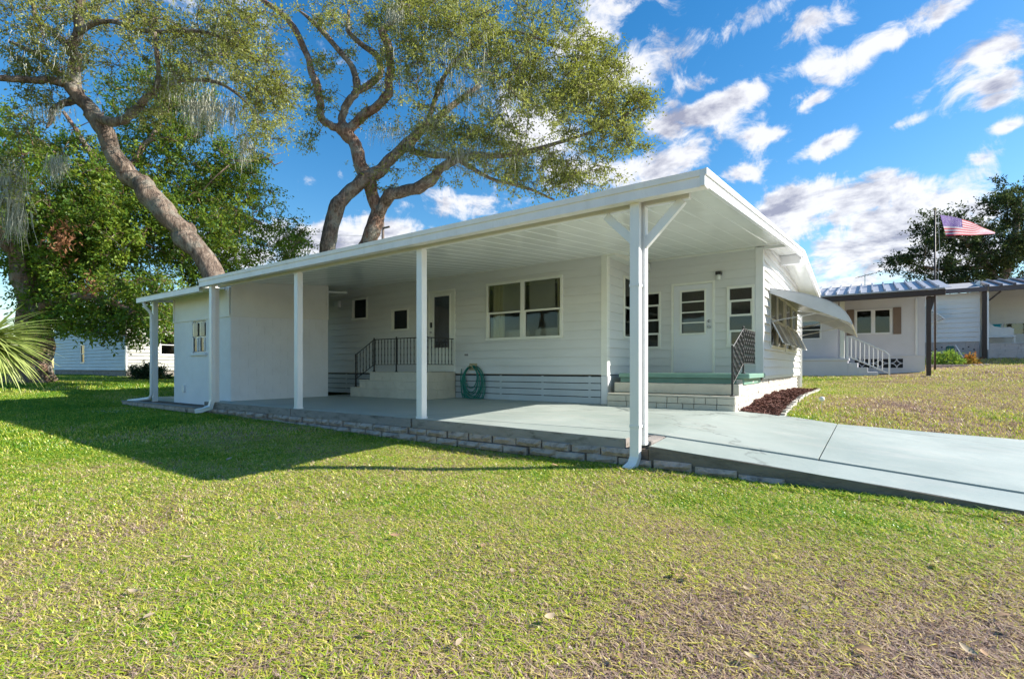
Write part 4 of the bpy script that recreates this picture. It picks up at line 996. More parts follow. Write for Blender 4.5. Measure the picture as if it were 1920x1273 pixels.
# ================================================================== NEIGHBOUR ON THE RIGHT (white, brown roof edge)
n2 = empty('neighbour_house', (0, 28, -.32), 'white stucco neighbour house with dark brown roof edge and tan shutters', 'house')
P2 = PY(28.0); zb2 = -.5
op2 = [(-.55, .82, 1.52, 2.64)]
b = MB()
for r_ in rect_minus(-9, 1.95, zb2, 3.2, op2): b.boxp(P2, r_[0], r_[1], -.15, 0, r_[2], r_[3])
b.box(1.80, 1.95, 28.15, 36, zb2, 3.2).box(-9, 1.8, 35.9, 36, zb2, 3.2); b.build('wall', M['stucco'], n2)
b = MB(); b.box(-9, 1.8, 28.9, 29.0, 0, 3.1); b.build('room_partition', M['inner'], n2)
window(n2, P2, -.55, .82, 1.52, 2.64, 2, 1, .06, 'white', 'glass_dark')
for (a, c) in ((-.86, -.58), (.86, 1.14)):
    b = MB(); b.cbox(a, c, 0, .04, 1.49, 2.67, .006, P2); sh = b.build('shutter', M['shutter'], n2)
    for i in range(14): q = MB(); q.boxp(P2, a + .03, c - .03, .038, .048, 1.54 + i * .08, 1.595 + i * .08); q.build('louvre', M['shutter'], sh)
b = MB(); b.cbox(-3, 1.96, .0, .04, .50, .55, .006, P2); b.build('band', M['stucco'], n2)
b = MB(); b.cbox(1.62, 1.70, .0, .05, .55, 3.0, .006, P2); b.build('downspout', M['white'], n2)
# decorative vent blocks
for (xa, xc) in ((.77, 1.2), (.05, .72), (-.55, 0.0)):
    b = MB(); b.boxp(P2, xa, xc, .001, .006, .0, .42); vb = b.build('vent_block', M['dark'], n2)
    q = MB(); cxv = (xa + xc) / 2; r_ = (xc - xa) / 2
    for s1 in (-1, 1):
        for s2 in (-1, 1):
            pts = [(cxv + s1 * (r_ - r_ * math.sin(t)), 27.98, .21 + s2 * (.21 - .21 * math.cos(t)) * 1.0) for t in np.linspace(0, math.pi / 2, 6)]
            q.tube(pts, .022, 5)
    q.build('vent_petals', M['stucco'], vb)
    q = MB(); q.boxp(P2, xa - .02, xc + .02, .0, .03, -.03, .01).boxp(P2, xa - .02, xc + .02, .0, .03, .41, .44); q.build('vent_rim', M['stucco'], vb)
# porch block, its wall with a window, column and steps
b = MB(); b.box(-5.5, -.74, 25.5, 28.0, -.55, .31); b.build('porch_base', M['stucco'], n2); b = MB(); b.cbox(-5.55, -.70, 25.45, 28.0, .31, .42, .01); b.build('porch_floor', M['stucco'], n2)
P3 = PY(26.6); op3 = [(-3.5, -1.75, 1.3, 2.15)]
b = MB()
for r_ in rect_minus(-5.5, -1.15, .42, 2.95, op3): b.boxp(P3, r_[0], r_[1], -.12, 0, r_[2], r_[3])
b.box(-1.27, -1.15, 26.72, 28, .42, 2.95); b.build('porch_wall', M['stucco'], n2); window(n2, P3, -3.5, -1.75, 1.3, 2.15, 2, 2, .05, 'white', 'glass_blue')
b = MB(); b.cbox(-1.02, -.86, 25.6, 25.76, .42, 2.9, .01); b.build('porch_column', M['trim'], n2)
for i in range(4):
    b = MB(); b.cbox(-.735 + i * .34, -.735 + (i + 1) * .34, 25.5, 26.6, -.55, .22 - i * .19, .01); b.build('step', M['stucco'], n2)
r2 = MB(); r2.tube([(-.78, 25.56, 1.32), (-.6, 25.56, 1.30), (.52, 25.56, .68), (.66, 25.56, .52), (.66, 25.56, -.3)], .035, 6); hr = r2.build('handrail', M['white'], n2)
q = MB(); q.tube([(-.74, 25.56, .50), (.66, 25.56, -.22)], .03, 6); q.build('low_rail', M['white'], hr)
q = MB(); q.tube([(-.76, 25.56, .42), (-.76, 25.56, 1.34)], .045, 6); q.build('newel', M['white'], hr)
for i in range(8):
    x = -.62 + i * .15; q = MB(); q.tube([(x, 25.56, .50 - (x + .74) * .514), (x, 25.56, 1.30 - max(0, (x + .6)) * .553)], .018, 5); q.build('baluster', M['white'], hr)
# carport roof: pale ribbed panels, dark fascia, post
def r2z(y): return 2.86 + .20 * (y - 24.0)
b = MB(); b.hexa(lambda x, y, t: (x, y, r2z(y) + .05 * t), (-9, 24.02, 0), (2.15, 28.2, 1)); rf = b.build('roof', M['brown'], n2)
b = MB(); b.hexa(lambda x, y, t: (x, y, r2z(28.2) - .2 * (y - 28.2) + .08 * t), (-9, 28.201, 0), (2.15, 36.3, 1)); b.build('rear_slope', M['metal_roof'], rf)
pm = MB(); pm.hexa(lambda x, y, t: (x, y, r2z(y) + .055 + .012 * t), (0, 23.9, 0), (.385, 28.2, 1)); pm = pm.mesh('roof_panel', M['metal_roof']); rib = MB(); rib.hexa(lambda x, y, t: (x, y, r2z(y) + .06 + .10 * t), (0, 23.88, 0), (.05, 28.2, 1)); rib = rib.mesh('roof_rib', M['metal_roof'])
x = -8.9
while x < 2.1: place(pm, 'roof_panel', rf, (x, 0, 0)); place(rib, 'roof_rib', rf, (x, -.01, 0)); x += .39
b = MB(); b.cbox(-9, 2.24, 23.84, 24.0, 2.64, 2.84, .01); b.build('fascia', M['brown'], rf); b = MB(); b.cbox(-9, 2.22, 23.80, 23.86, 2.845, 2.905, .008); b.build('gutter_lip', M['metal_roof'], rf)
b = MB(); b.hexa(lambda x, y, t: (x, y, r2z(y) - .12 + .16 * t), (2.16, 24.01, 0), (2.24, 28.2, 1)); b.build('fascia', M['brown'], rf)
b = MB(); b.cbox(1.72, 1.86, 24.1, 24.24, -.34, 2.64, .01); bp = b.build('carport_post', M['brown'], n2)
b = MB(); b.add([(1.86, 24.12, 2.1), (1.86, 24.22, 2.1), (1.99, 24.22, 2.63), (1.99, 24.12, 2.63), (1.86, 24.12, 2.63), (1.86, 24.22, 2.63)], [(0, 1, 2, 3), (0, 3, 4), (1, 5, 2), (3, 2, 5, 4), (0, 4, 5, 1)]); b.fix = True; b.build('gusset', M['brown'], bp)
b = MB(); b.lathe((1.79, 24.17, -.36), [(.26, 0), (.26, .05), (.12, .07)], 14); b.build('post_footing', M['kerb'], bp)
# roof aerial
ae = empty('tv_aerial', (-.2, 33.5, 3.6), 'thin metal roof aerial above the brown edged roof', 'aerial')
b = MB(); b.tube([(-.2, 33.5, 3.3), (-.2, 33.5, 5.1)], .025, 6); b.build('mast', M['steel'], ae)
b = MB(); b.tube([(-.55, 33.4, 4.93), (.2, 33.6, 5.1)], .02, 5); b.build('boom', M['steel'], ae)
for i in range(6):
    t = i / 5; x, y, z = -.52 + .68 * t, 33.41 + .18 * t, 4.94 + .15 * t; b = MB(); b.tube([(x - .12, y + .35, z), (x + .12, y - .35, z)], .012, 4); b.build('element', M['steel'], ae)

# ================================================================== FARTHER HOUSE ON THE RIGHT (lap sided, brick planter)
n3 = empty('lap_sided_house', (5, 38, .5), 'far pale lap sided house with slate brown roof edge and open porch', 'house')
P4 = PY(38.0); lap_wall(n3, P4, -1.0, 5.02, 1.48, 4.22, [], M['siding_white'], h=.27, tilt=.055)
b = MB(); b.box(-1, 5.0, 38.02, 38.2, .2, 1.5); fb = b.build('brick_base', M['brick_grey'], n3)
brick_run(fb, P4, 2.6, 5.0, [(.45 + i * .13, .58 + i * .13) for i in range(8)], M['brick_grey'], (.35, .4), -.03, .0, j=.008)
for i in range(9): q = MB(); xv, zv = 2.9 + i * .23, .95 + .25 * ((i * 7) % 5) / 5; q.cbox(xv, xv + .07, .0, .004, zv, zv + .07, .001, P4); q.build('vent_hole', M['dark'], fb)
b = MB(); b.hexa(lambda x, y, t: (x, y, 4.36 + .2 * (y - 37.5) + .06 * t), (-1, 37.5, 0), (5.2, 41.5, 1)); rf3 = b.build('roof', M['shingle'], n3)
b = MB(); b.cbox(-1, 5.25, 37.36, 37.5, 4.18, 4.42, .01); b.build('fascia', M['brown_trim'], rf3)
pm3 = MB(); pm3.hexa(lambda x, y, t: (x, y, 4.44 + .2 * (y - 37.5) + .02 * t), (0, 37.3, 0), (.5, 41.5, 1)); pm3 = pm3.mesh('porch_roof_panel', M['metal_roof'])
rb3 = MB(); rb3.hexa(lambda x, y, t: (x, y, 4.44 + .2 * (y - 37.5) + .12 * t), (0, 37.28, 0), (.09, 41.5, 1)); rb3 = rb3.mesh('porch_roof_rib', M['brown_trim'])
x = 5.22
while x < 14: place(pm3, 'porch_roof_panel', rf3, (x, 0, 0)); place(rb3, 'porch_roof_rib', rf3, (x, -.02, 0)); x += .52
b = MB(); b.cbox(5.3, 14, 37.34, 37.5, 4.16, 4.43, .01); b.build('fascia', M['brown_trim'], rf3)
b = MB(); b.cbox(5.05, 5.24, 37.5, 37.7, .45, 4.2, .01); pp = b.build('porch_post', M['brown'], n3); b = MB(); b.hexa(lambda a, y, n: (5.2 + a * .707 - n * .707, y, 3.55 + a * .707 + n * .707), (0, 37.55, -.04), (.85, 37.65, .04)); b.build('brace', M['brown'], pp)
b = MB(); b.cbox(5.24, 5.32, 37.52, 37.6, 1.0, 4.2, .01); b.build('downspout', M['white'], n3)
b = MB(); b.box(5.06, 14, 41.2, 41.3, .6, 4.9).box(5.02, 5.06, 38.2, 41.2, .6, 4.9); b.build('porch_rear_wall', M['siding_white'], n3)
for x in (7.0, 7.75): b = MB(); b.cbox(x, x + .22, 38.6, 38.8, 1.0, 4.5, .01); b.build('yellow_column', M['yellow'], n3)
b = MB(); b.boxp(PY(41.2), 6.5, 7.6, .005, .03, 2.0, 2.6); pw = b.build('porch_window', M['glass_blue'], n3)
plw = empty('brick_planter', (6.5, 37.7, .5), 'long pale brick planter wall under the far porch', 'planter')
b = MB(); b.box(5.27, 14, 37.62, 38.2, .2, 1.28); b.build('core', M['brick_grey'], plw)
brick_run(plw, PY(37.62), 5.27, 9.2, [(.42 + i * .145, .565 + i * .145) for i in range(6)], M['brick_grey'], (.5, .62, .7), -.01, .03, j=.014)
b = MB(); b.cbox(5.25, 14, 37.56, 38.22, 1.28, 1.34, .01); b.build('coping', M['brick_grey'], plw)
bench = empty('porch_bench', (5.9, 39.0, 1.34), 'white curved back bench on the far porch', 'bench')
b = MB(); b.cbox(5.4, 6.6, 38.8, 39.3, 1.70, 1.78, .02); b.build('seat', M['white'], bench)
pts = [(5.4, 39.3, 2.62), (5.6, 39.3, 2.58), (5.8, 39.3, 2.36), (6.1, 39.3, 2.28), (6.45, 39.3, 2.3), (6.6, 39.3, 2.2)]
b = MB(); V = []; 
for p in pts: V += [p, (p[0], 39.36, p[2]), (p[0], 39.3, 1.8), (p[0], 39.36, 1.8)]
Fc = []
for i in range(len(pts) - 1): a = i * 4; Fc += [(a, a + 4, a + 6, a + 2), (a + 1, a + 3, a + 7, a + 5), (a, a + 1, a + 5, a + 4)]
b.add(V, Fc); b.build('backrest', M['white'], bench)
for x in (5.42, 6.52):
    for y in (38.82, 39.26): b = MB(); b.cbox(x, x + .06, y, y + .05, 1.25, 1.72, .006); b.build('leg', M['white'], bench)
tb = empty('teal_bin', (6.05, 40.6, 1.2), 'small teal box at the back of the far porch', 'box'); b = MB(); b.cbox(5.85, 6.25, 40.4, 40.8, 2.08, 2.5, .04); b.build('tub', M['teal'], tb); b = MB(); b.cbox(5.82, 6.28, 40.37, 40.83, 2.5, 2.56, .02); b.build('lid', M['teal'], tb); b = MB(); b.box(5.7, 6.4, 40.3, 41.0, 1.2, 2.08); b.build('stand', M['white'], tb)
sa = empty('side_awning', (2.9, 37.6, 2.6), 'small white slanted window awning at the corner of the far house', 'awning')
b = MB(); b.add([(2.65, 37.98, 3.55), (2.65, 36.9, 3.5), (3.45, 36.9, 2.75), (3.5, 37.98, 2.8)], [(0, 1, 2, 3)]); o = b.build('sheet', M['white'], sa); md = o.modifiers.new('t', 'SOLIDIFY'); md.thickness = .04
for y in (36.95, 37.95): b = MB(); b.tube([(2.66, y, 2.5), (3.4, y, 2.8)], .025, 5); b.build('arm', M['iron_white'], sa)
hr3 = empty('hose_reel', (3.6, 36.6, .45), 'dark green hose reel cart by the far brick base', 'hose reel'); hz0 = gz(3.6, 36.2)
b = MB(); b.cbox(3.42, 3.78, 36.2, 36.55, hz0, hz0 + .85, .06); b.build('housing', M['plastic_green'], hr3); b = MB(); b.tube([(3.82, 36.35, hz0 + .9), (4.2, 36.3, hz0 + .05)], .03, 6); b.build('handle', M['white'], hr3)

# ------------------------------------------------------------------ flagpole and flag
FP = at(1753, 690, 22.0); fz = gz(FP[0], FP[1])
fpole = empty('flagpole', (FP[0], FP[1], fz), 'tall thin dark flagpole in front of the white neighbour house', 'flagpole')
ztop = 297 / 950 * 22.0
b = MB(); b.tube([(FP[0], FP[1], fz - .1), (FP[0], FP[1], ztop * .5), (FP[0], FP[1], ztop - .05)], [.04, .035, .028], 8); b.build('shaft', M['brown'], fpole, True)
b = MB(); b.lathe((FP[0], FP[1], ztop - .05), [(.02, 0), (.06, .03), (.07, .07), (.05, .12), (.01, .14)], 10); b.build('finial', M['brass'], fpole, True)
b = MB(); b.tube([at(1759, 400, 22), at(1762, 470, 22), at(1757, 560, 22), at(1756, 640, 22)], .008, 4); b.build('halyard', M['wire'], fpole)
flag = empty('flag', tuple(at(1764, 403, 22)), 'red white and blue striped flag flying from the thin pole', 'flag')
def flag_pt(u, v):        # u along the fly, v down the hoist
    top = np.array([[1763, 403], [1790, 407], [1820, 416], [1845, 428], [1866, 436]]); bot = np.array([[1774, 443], [1795, 441], [1820, 441.5], [1845, 440], [1865, 438.5]])
    s = [0, .28, .55, .8, 1]
    t = np.array([np.interp(u, s, top[:, 0]), np.interp(u, s, top[:, 1])]); q = np.array([np.interp(u, s, bot[:, 0]), np.interp(u, s, bot[:, 1])])
    p = t + (q - t) * v
    return at(p[0], p[1], 22 + .9 * u + .16 * math.sin(u * 9 + v * 2.2) + .3 * u * (1 - v))
def flag_piece(name, u0, u1, v0, v1, m, parent, off=0.0, nu=18):
    V = []; Fc = []
    us = np.linspace(u0, u1, nu + 1)
    for u in us:
        for t in (0, .5, 1): V.append(flag_pt(u, v0 + (v1 - v0) * t) - VD * off)
    for i in range(nu):
        for j in range(2): a = i * 3 + j; Fc.append((a, a + 1, a + 4, a + 3))
    b = MB(); b.add(V, Fc); return b.build(name, m, parent, True)
for i in range(13):
    flag_piece('stripe', .40 if i < 7 else 0, 1, i / 13, (i + 1) / 13, M['red'] if i % 2 == 0 else M['flag_white'], flag)
ct = flag_piece('canton', 0, .40, 0, 7 / 13, M['flag_blue'], flag, nu=8)
for side in (-1, 1):
    V = []; Fc = []
    for r_ in range(9):
        for c in range(6 - r_ % 2):
            u, v = .40 * (c + .5 + .5 * (r_ % 2)) / 6, 7 / 13 * (r_ + .5) / 9; o = len(V); V.append(flag_pt(u, v) - VD * .006 * side)
            for k in range(10):
                rr = (.012 if k % 2 == 0 else .005); V.append(flag_pt(u + rr * .9 * math.sin(k * math.pi / 5), v - rr * 1.4 * math.cos(k * math.pi / 5)) - VD * .006 * side)
            Fc += [(o, o + 1 + k, o + 1 + (k + 1) % 10) for k in range(10)]
    b = MB(); b.add(V, Fc); b.build('stars', M['flag_white'], ct)

# ================================================================== HOUSE BEHIND THE TREES ON THE LEFT
n1 = empty('left_house', (-36, 12, -.5), 'blue grey lap sided house half hidden behind the big tree', 'house')
XH, YH = -33.6, 10.6
Pa, Pb = PY(YH), PX(XH)
lap_wall(n1, Pa, -47, XH - .05, -.12, 3.1, [(-41.2, -40.4, .3, 1.5)], M['blue_siding'], h=.2, tilt=.05)
lap_wall(n1, Pb, YH + .03, 24, -.12, 3.1, [(12.2, 13.7, .75, 1.95)], M['shade_toned_siding'], h=.2, tilt=.055)
window(n1, Pa, -41.2, -40.4, .3, 1.5, 1, 2, .07, 'white', 'glass_dark'); window(n1, Pb, 12.2, 13.7, .75, 1.95, 1, 2, .07, 'white', 'glass_blue', bars=[0, .5, 1])
b = MB(); b.box(-47, XH - .03, YH + .02, YH + .12, -.75, -.12).box(XH - .12, XH - .02, YH + .12, 24, -.75, -.12); b.build('foundation', M['kerb'], n1)
b = MB(); b.cbox(XH - .1, XH + .05, YH - .04, YH + .06, -.15, 3.1, .01); b.build('corner_trim', M['white'], n1)
b = MB(); b.box(-47, XH - .15, 23.9, 24, -.5, 3.1).box(-47, -46.9, YH, 24, -.5, 3.1); b.build('rear_wall', M['siding_white'], n1)
b = MB(); V = [(-47.5, YH - .5, 3.1), (XH + .6, YH - .5, 3.1), (XH + .6, 24.5, 3.1), (-47.5, 24.5, 3.1), (-47.5, 17.3, 4.7), (XH + .6, 17.3, 4.7)]
b.add(V, [(0, 1, 5, 4), (2, 3, 4, 5), (1, 2, 5), (3, 0, 4), (3, 2, 1, 0)]); b.build('roof', M['shingle'], n1)
b = MB(); q0 = [(4.2, 30.5), (14, 33.0), (14, 34.0), (4.2, 31.2)]; b.add([(x, y, gz(x, y) + .03) for x, y in q0], [(0, 1, 2, 3)]); tag(b.build('path', M['stone']), 'narrow pale path across the far right lawn', kind='structure')
#@@TREES

# ================================================================== TREES
def limb_mesh(rows, m, name, parent, n=10, flare=None, k=5):
    s = spline(rows, k); b = MB(); t_ = np.arange(len(s)); ph = rnd.random() * 9
    s[:, 3] *= 1 + .045 * np.sin(t_ * 1.9 + ph) + .06 * np.sin(t_ * .61 + ph * 2)
    wv_ = np.c_[np.sin(t_ * 1.15 + ph), np.cos(t_ * .9 + ph * 1.7), .6 * np.sin(t_ * 1.4 + ph * 3)] * s[:, 3:4] * .17
    s[1:, :3] += wv_[1:]; pts, rad = s[:, :3], s[:, 3]
    b.tube(pts, list(np.maximum(rad, .006)), n, True, .15)
    if flare:
        V = np.array(b.v); z0 = pts[0][2]; c = pts[0][:2]
        for i in range(len(V)):
            h = (V[i, 2] - z0) / flare[0]
            if h < 1:
                a = math.atan2(V[i, 1] - c[1], V[i, 0] - c[0]); f = (1 - max(0, h)) ** 2
                q = 1 + f * flare[1] * (.55 + .45 * math.sin(a * 3 + 1) + .3 * math.sin(a * 7 + 2)); j = min(range(len(pts)), key=lambda t: abs(pts[t][2] - V[i, 2]))
                V[i, :2] = pts[j][:2] + (V[i, :2] - pts[j][:2]) * q
            else:
                a = math.atan2(V[i, 1] - c[1], V[i, 0] - c[0])
        b.v = [tuple(p) for p in V]
    return b.build(name, m, parent, True), s
def limb(px_rows, D, m, name, parent, **kw):
    """rows (px, py, extra depth, radius in px) at distance D"""
    rows = []
    for (x, y, dd, r_) in px_rows:
        p = at(x, y, D + dd); rows.append((*p, r_ / F_PX * (D + dd)))
    return limb_mesh(rows, m, name, parent, **kw)
def unit_rows(a): return a / np.maximum(1e-9, np.linalg.norm(a, axis=1))[:, None]
def vnoise(p, s, seed=0):
    q = p * s + seed
    return (np.sin(q[:, 0] * 1.3 + 2 * np.sin(q[:, 1] * .9)) + np.sin(q[:, 1] * 1.7 + 2 * np.sin(q[:, 2] * 1.1)) + np.sin(q[:, 2] * 1.5 + 2 * np.sin(q[:, 0] * .8))) / 3
def crown(parent, lobes, D, skel, m, n_cl, per, leaf, spread, bark, gap=-.25, seed=0, name='crown', twig_r=.022, flat=.75):
    """leaf clumps spread through the lobes; each clump hangs on a twig grown from the nearest wood"""
    rs = np.random.RandomState(seed); C = []
    wts = np.array([l[2] * l[3] * (l[5] if len(l) > 5 else 1) for l in lobes], float); wts /= wts.sum()
    for l, w in zip(lobes, wts):
        n = int(n_cl * w * 1.5) + 3
        u = rs.normal(size=(n, 3)); u /= np.linalg.norm(u, axis=1)[:, None]; r_ = rs.rand(n, 1) ** (1 / 2.4); u *= r_
        dd = l[4] if len(l) > 4 else 0
        th = (l[2] + l[3]) / 2 / F_PX * D * .95
        for a in u: C.append(at(l[0] + a[0] * l[2], l[1] - a[1] * l[3], D + dd + a[2] * th))
    C = np.array(C); keep = (vnoise(C, .9, seed) > gap) & (vnoise(C, 2.1, seed + 5) > gap * 1.3); C = C[keep]
    if len(C) > n_cl: C = C[rs.permutation(len(C))[:n_cl]]
    # twigs
    nodes = np.array(skel); order = np.argsort([np.min(np.linalg.norm(nodes - c, axis=1)) for c in C]); tw = MB(); nodes = list(nodes)
    arr = np.zeros((len(nodes) + 4 * len(C), 3)); arr[:len(nodes)] = nodes; cnt = len(nodes)
    for i in order:
        c = C[i]; d = np.linalg.norm(arr[:cnt] - c, axis=1); j = int(np.argmin(d)); a = arr[j]; L = d[j]
        mid = (a + c) / 2 + np.array([rs.normal() * .10, rs.normal() * .10, .12 + rs.normal() * .08]) * L
        q = (a * .25 + mid * .5 + c * .25)
        r0 = twig_r * min(2.2, .6 + L * .45)
        tw.tube([a, q, c], [r0, r0 * .7, r0 * .3], 5, False)
        arr[cnt] = q; arr[cnt + 1] = c; cnt += 2
    tw.build('twigs', bark, parent, True)['kind'] = 'stuff'
    # leafy sprays: each clump is a handful of fine twigs with leaves set along them
    K = 6; per_t = max(3, per // K); ctr = C.mean(0)
    rad = C - ctr; rad /= np.maximum(1e-6, np.linalg.norm(rad, axis=1))[:, None]
    td = rs.normal(size=(len(C), K, 3)) * .75 + rad[:, None, :] * .55 + np.array([0, 0, -.10]); td /= np.linalg.norm(td, axis=2)[:, :, None]
    td[:, :, 2] *= flat
    tl = spread * (1.3 + 1.5 * rs.rand(len(C), K)) * (.65 + .7 * rs.rand(len(C)))[:, None]
    B0 = np.repeat(C, K, 0); TD = td.reshape(-1, 3); TL = tl.reshape(-1); sid = unit_rows(np.cross(TD, rs.normal(size=TD.shape)))
    w_ = .0035 + .006 * min(1.0, D / 30); mid_ = B0 + TD * (TL * .5)[:, None] + np.array([0, 0, .03]) ; end_ = B0 + TD * TL[:, None]
    sid2 = unit_rows(np.cross(TD, sid)); TV = np.stack([B0 - sid * w_, B0 + sid * w_, mid_ + sid * w_ * .7, mid_ - sid * w_ * .7, end_, B0 - sid2 * w_, B0 + sid2 * w_, mid_ + sid2 * w_ * .7, mid_ - sid2 * w_ * .7, end_], 1).reshape(-1, 3)
    ii = (np.arange(len(B0)) * 10)[:, None]; TF = np.concatenate([ii + np.array([[0, 1, 2, 3]]), ii + np.array([[5, 6, 7, 8]])]); TF3 = np.concatenate([ii + np.array([[3, 2, 4]]), ii + np.array([[8, 7, 9]])])
    TF = np.vstack([TF, np.c_[TF3, TF3[:, 2:3]]]) if False else TF
    o = link('twigs', np_mesh('twigs', TV, TF, bark), parent); o['kind'] = 'stuff'
    N = len(B0) * per_t; tw_i = np.repeat(np.arange(len(B0)), per_t); cl = tw_i // K
    tt = rs.rand(N) ** .8
    pos = B0[tw_i] + TD[tw_i] * (TL[tw_i] * tt)[:, None] + rs.normal(size=(N, 3)) * spread * .17
    d = rs.normal(size=(N, 3)) + TD[tw_i] * .9 + np.array([0, 0, -.2]); d /= np.linalg.norm(d, axis=1)[:, None]
    s = np.cross(d, rs.normal(size=(N, 3)) * .8 + np.array([0, 0, 1.0])); s /= np.maximum(1e-6, np.linalg.norm(s, axis=1))[:, None]
    ln = leaf[0] * (.65 + .7 * rs.rand(N))[:, None]; wd = leaf[1] * (.65 + .7 * rs.rand(N))[:, None]
    V = np.stack([pos, pos + d * ln * .45 + s * wd * .5, pos + d * ln, pos + d * ln * .45 - s * wd * .5], 1).reshape(-1, 3)
    Fc = np.arange(N * 4).reshape(N, 4)
    val = np.clip(.5 + .24 * rs.normal(size=N) + (.26 * rs.normal(size=len(C)))[cl], 0, 1)
    o = link(name, np_mesh(name, V, Fc, m, {'v': ('FACE', val)}), parent); o['kind'] = 'stuff'
    return C, np.array(arr[:cnt])
def moss(parent, spots, D, seed=0, name='spanish_moss'):
    rs = np.random.RandomState(seed); V = []; Fc = []
    for (px, py, rx, ry, n, Lm) in spots:
        for _ in range(n * 5):
            p = at(px + rs.normal() * rx * .75, py + rs.normal() * ry * .75, D + rs.normal() * rx / F_PX * D * .8); L = Lm * (.2 + .9 * rs.rand() ** 1.5); w = .004 + .009 * rs.rand(); a = rs.rand() * 6.28; sway = rs.normal(size=2) * .13; f1, f2 = rs.uniform(4, 13, 2)
            s = np.array([math.cos(a), math.sin(a), 0]); o = len(V); K = 8
            for i in range(K):
                t = i / (K - 1); c = p + np.array([sway[0] * t * L + .014 * math.sin(t * f1 + a), sway[1] * t * L + .014 * math.cos(t * f2 + a), -L * t]); ww = w * (1.15 - t) * (.5 + 1.0 * rs.rand())
                V += [c - s * ww, c + s * ww]
            Fc += [(o + 2 * i, o + 2 * i + 1, o + 2 * i + 3, o + 2 * i + 2) for i in range(K - 1)]
    o = link(name, np_mesh(name, np.array(V), np.array(Fc), M['moss']), parent); o['kind'] = 'stuff'; return o
def sk(*ss, step=2): return [tuple(p[:3]) for s in ss for p in s[::step]]

# --- big broadleaf tree on the left
D1 = 19.5
g1 = at(60, 716, D1)
t1 = empty('broadleaf_tree', (g1[0], g1[1], gz(g1[0], g1[1])), 'huge dense green tree with thick flared trunk behind the palm', 'tree')
tr, s0 = limb([(58, 722, 0, 30), (60, 700, 0, 27), (64, 660, 0, 26), (66, 600, 0, 25), (62, 545, 0, 22), (70, 490, .2, 18)], D1, M['bark_red'], 'trunk', t1, n=18, flare=(1.0, .62))
_, s1 = limb([(64, 600, 0, 18), (50, 540, -.3, 17), (30, 480, -.5, 15), (10, 440, -.8, 13), (-30, 380, -1, 9)], D1, M['bark_red'], 'limb', t1)
_, s2 = limb([(70, 540, .2, 16), (110, 500, .8, 15), (160, 470, 1.4, 14), (180, 400, 1.8, 14), (193, 340, 2.0, 15), (198, 322, 2.0, 13)], D1, M['bark_red'], 'limb', t1)
_, s3 = limb([(190, 345, 2.0, 9), (170, 290, 2.0, 5), (143, 245, 2.1, 4), (120, 211, 2.2, 3)], D1, M['bark_red'], 'limb', t1)
_, s4 = limb([(200, 345, 2.0, 9), (240, 315, 2.2, 6), (262, 290, 2.4, 5), (279, 264, 2.5, 4.5), (354, 259, 3, 3)], D1, M['bark_red'], 'limb', t1)
_, s5 = limb([(245, 310, 2.2, 5), (275, 270, 2.6, 4), (310, 215, 3, 3), (325, 190, 3.2, 2)], D1, M['bark_red'], 'limb', t1)
_, s6 = limb([(170, 450, 1.6, 10), (230, 395, 2.2, 8), (290, 378, 2.8, 8), (360, 376, 3.4, 7), (420, 385, 4, 5), (490, 420, 4.6, 3)], D1, M['bark_red'], 'limb', t1)
_, s7 = limb([(362, 376, 3.4, 6), (385, 345, 3.6, 4.5), (410, 320, 3.8, 3.5), (430, 305, 4, 2)], D1, M['bark_red'], 'limb', t1)
_, s8 = limb([(66, 590, 0, 14), (120, 560, -1, 9), (190, 560, -1.6, 7), (260, 590, -2, 4)], D1, M['bark_red'], 'limb', t1)
L1 = [(280, 430, 190, 110, 2), (130, 470, 130, 100, 0), (150, 330, 140, 90, 2), (330, 300, 150, 80, 3), (440, 350, 90, 80, 4), (480, 450, 95, 55, 4.5), (230, 555, 130, 65, -1), (150, 605, 75, 36, -2, .9),
      (260, 600, 70, 40, -2), (90, 560, 55, 70, -1), (30, 330, 70, 130, -.5), (300, 190, 120, 80, 3), (545, 445, 36, 45, 6), (385, 500, 80, 50, 2), (330, 620, 34, 40, -1, .5), (200, 400, 130, 90, 0, 1.2), (60, 430, 80, 100, 0), (380, 420, 90, 70, 1)]
crown(t1, L1, D1 + .6, sk(s0, s1, s2, s3, s4, s5, s6, s7, s8), M['leaf_green'], 1700, 84, (.14, .068), .34, M['bark_red'], gap=-.72, seed=3)
rsx = np.random.RandomState(5)
for (px, py, rx, ry, n) in ((115, 445, 30, 32, 260), (170, 540, 18, 24, 90)):
    V = []; Fc = []; val = []
    for i in range(n):
        p = at(px + rsx.normal() * rx * .5, py + rsx.normal() * ry * .5, D1 - 1.6 + rsx.normal() * .3); d = unit(rsx.normal(size=3) + np.array([0, 0, -.9])); s = unit(np.cross(d, rsx.normal(size=3)))
        o = len(V); V += [p, p + d * .10 + s * .03, p + d * .2, p + d * .10 - s * .03]; Fc.append((o, o + 1, o + 2, o + 3)); val.append(rsx.rand())
    o = link('dead_leaves', np_mesh('dead_leaves', np.array(V), np.array(Fc), M['dead_leaf'], {'v': ('FACE', val)}), t1); o['kind'] = 'stuff'; o['label'] = 'dry brown leaf clump in the green crown'

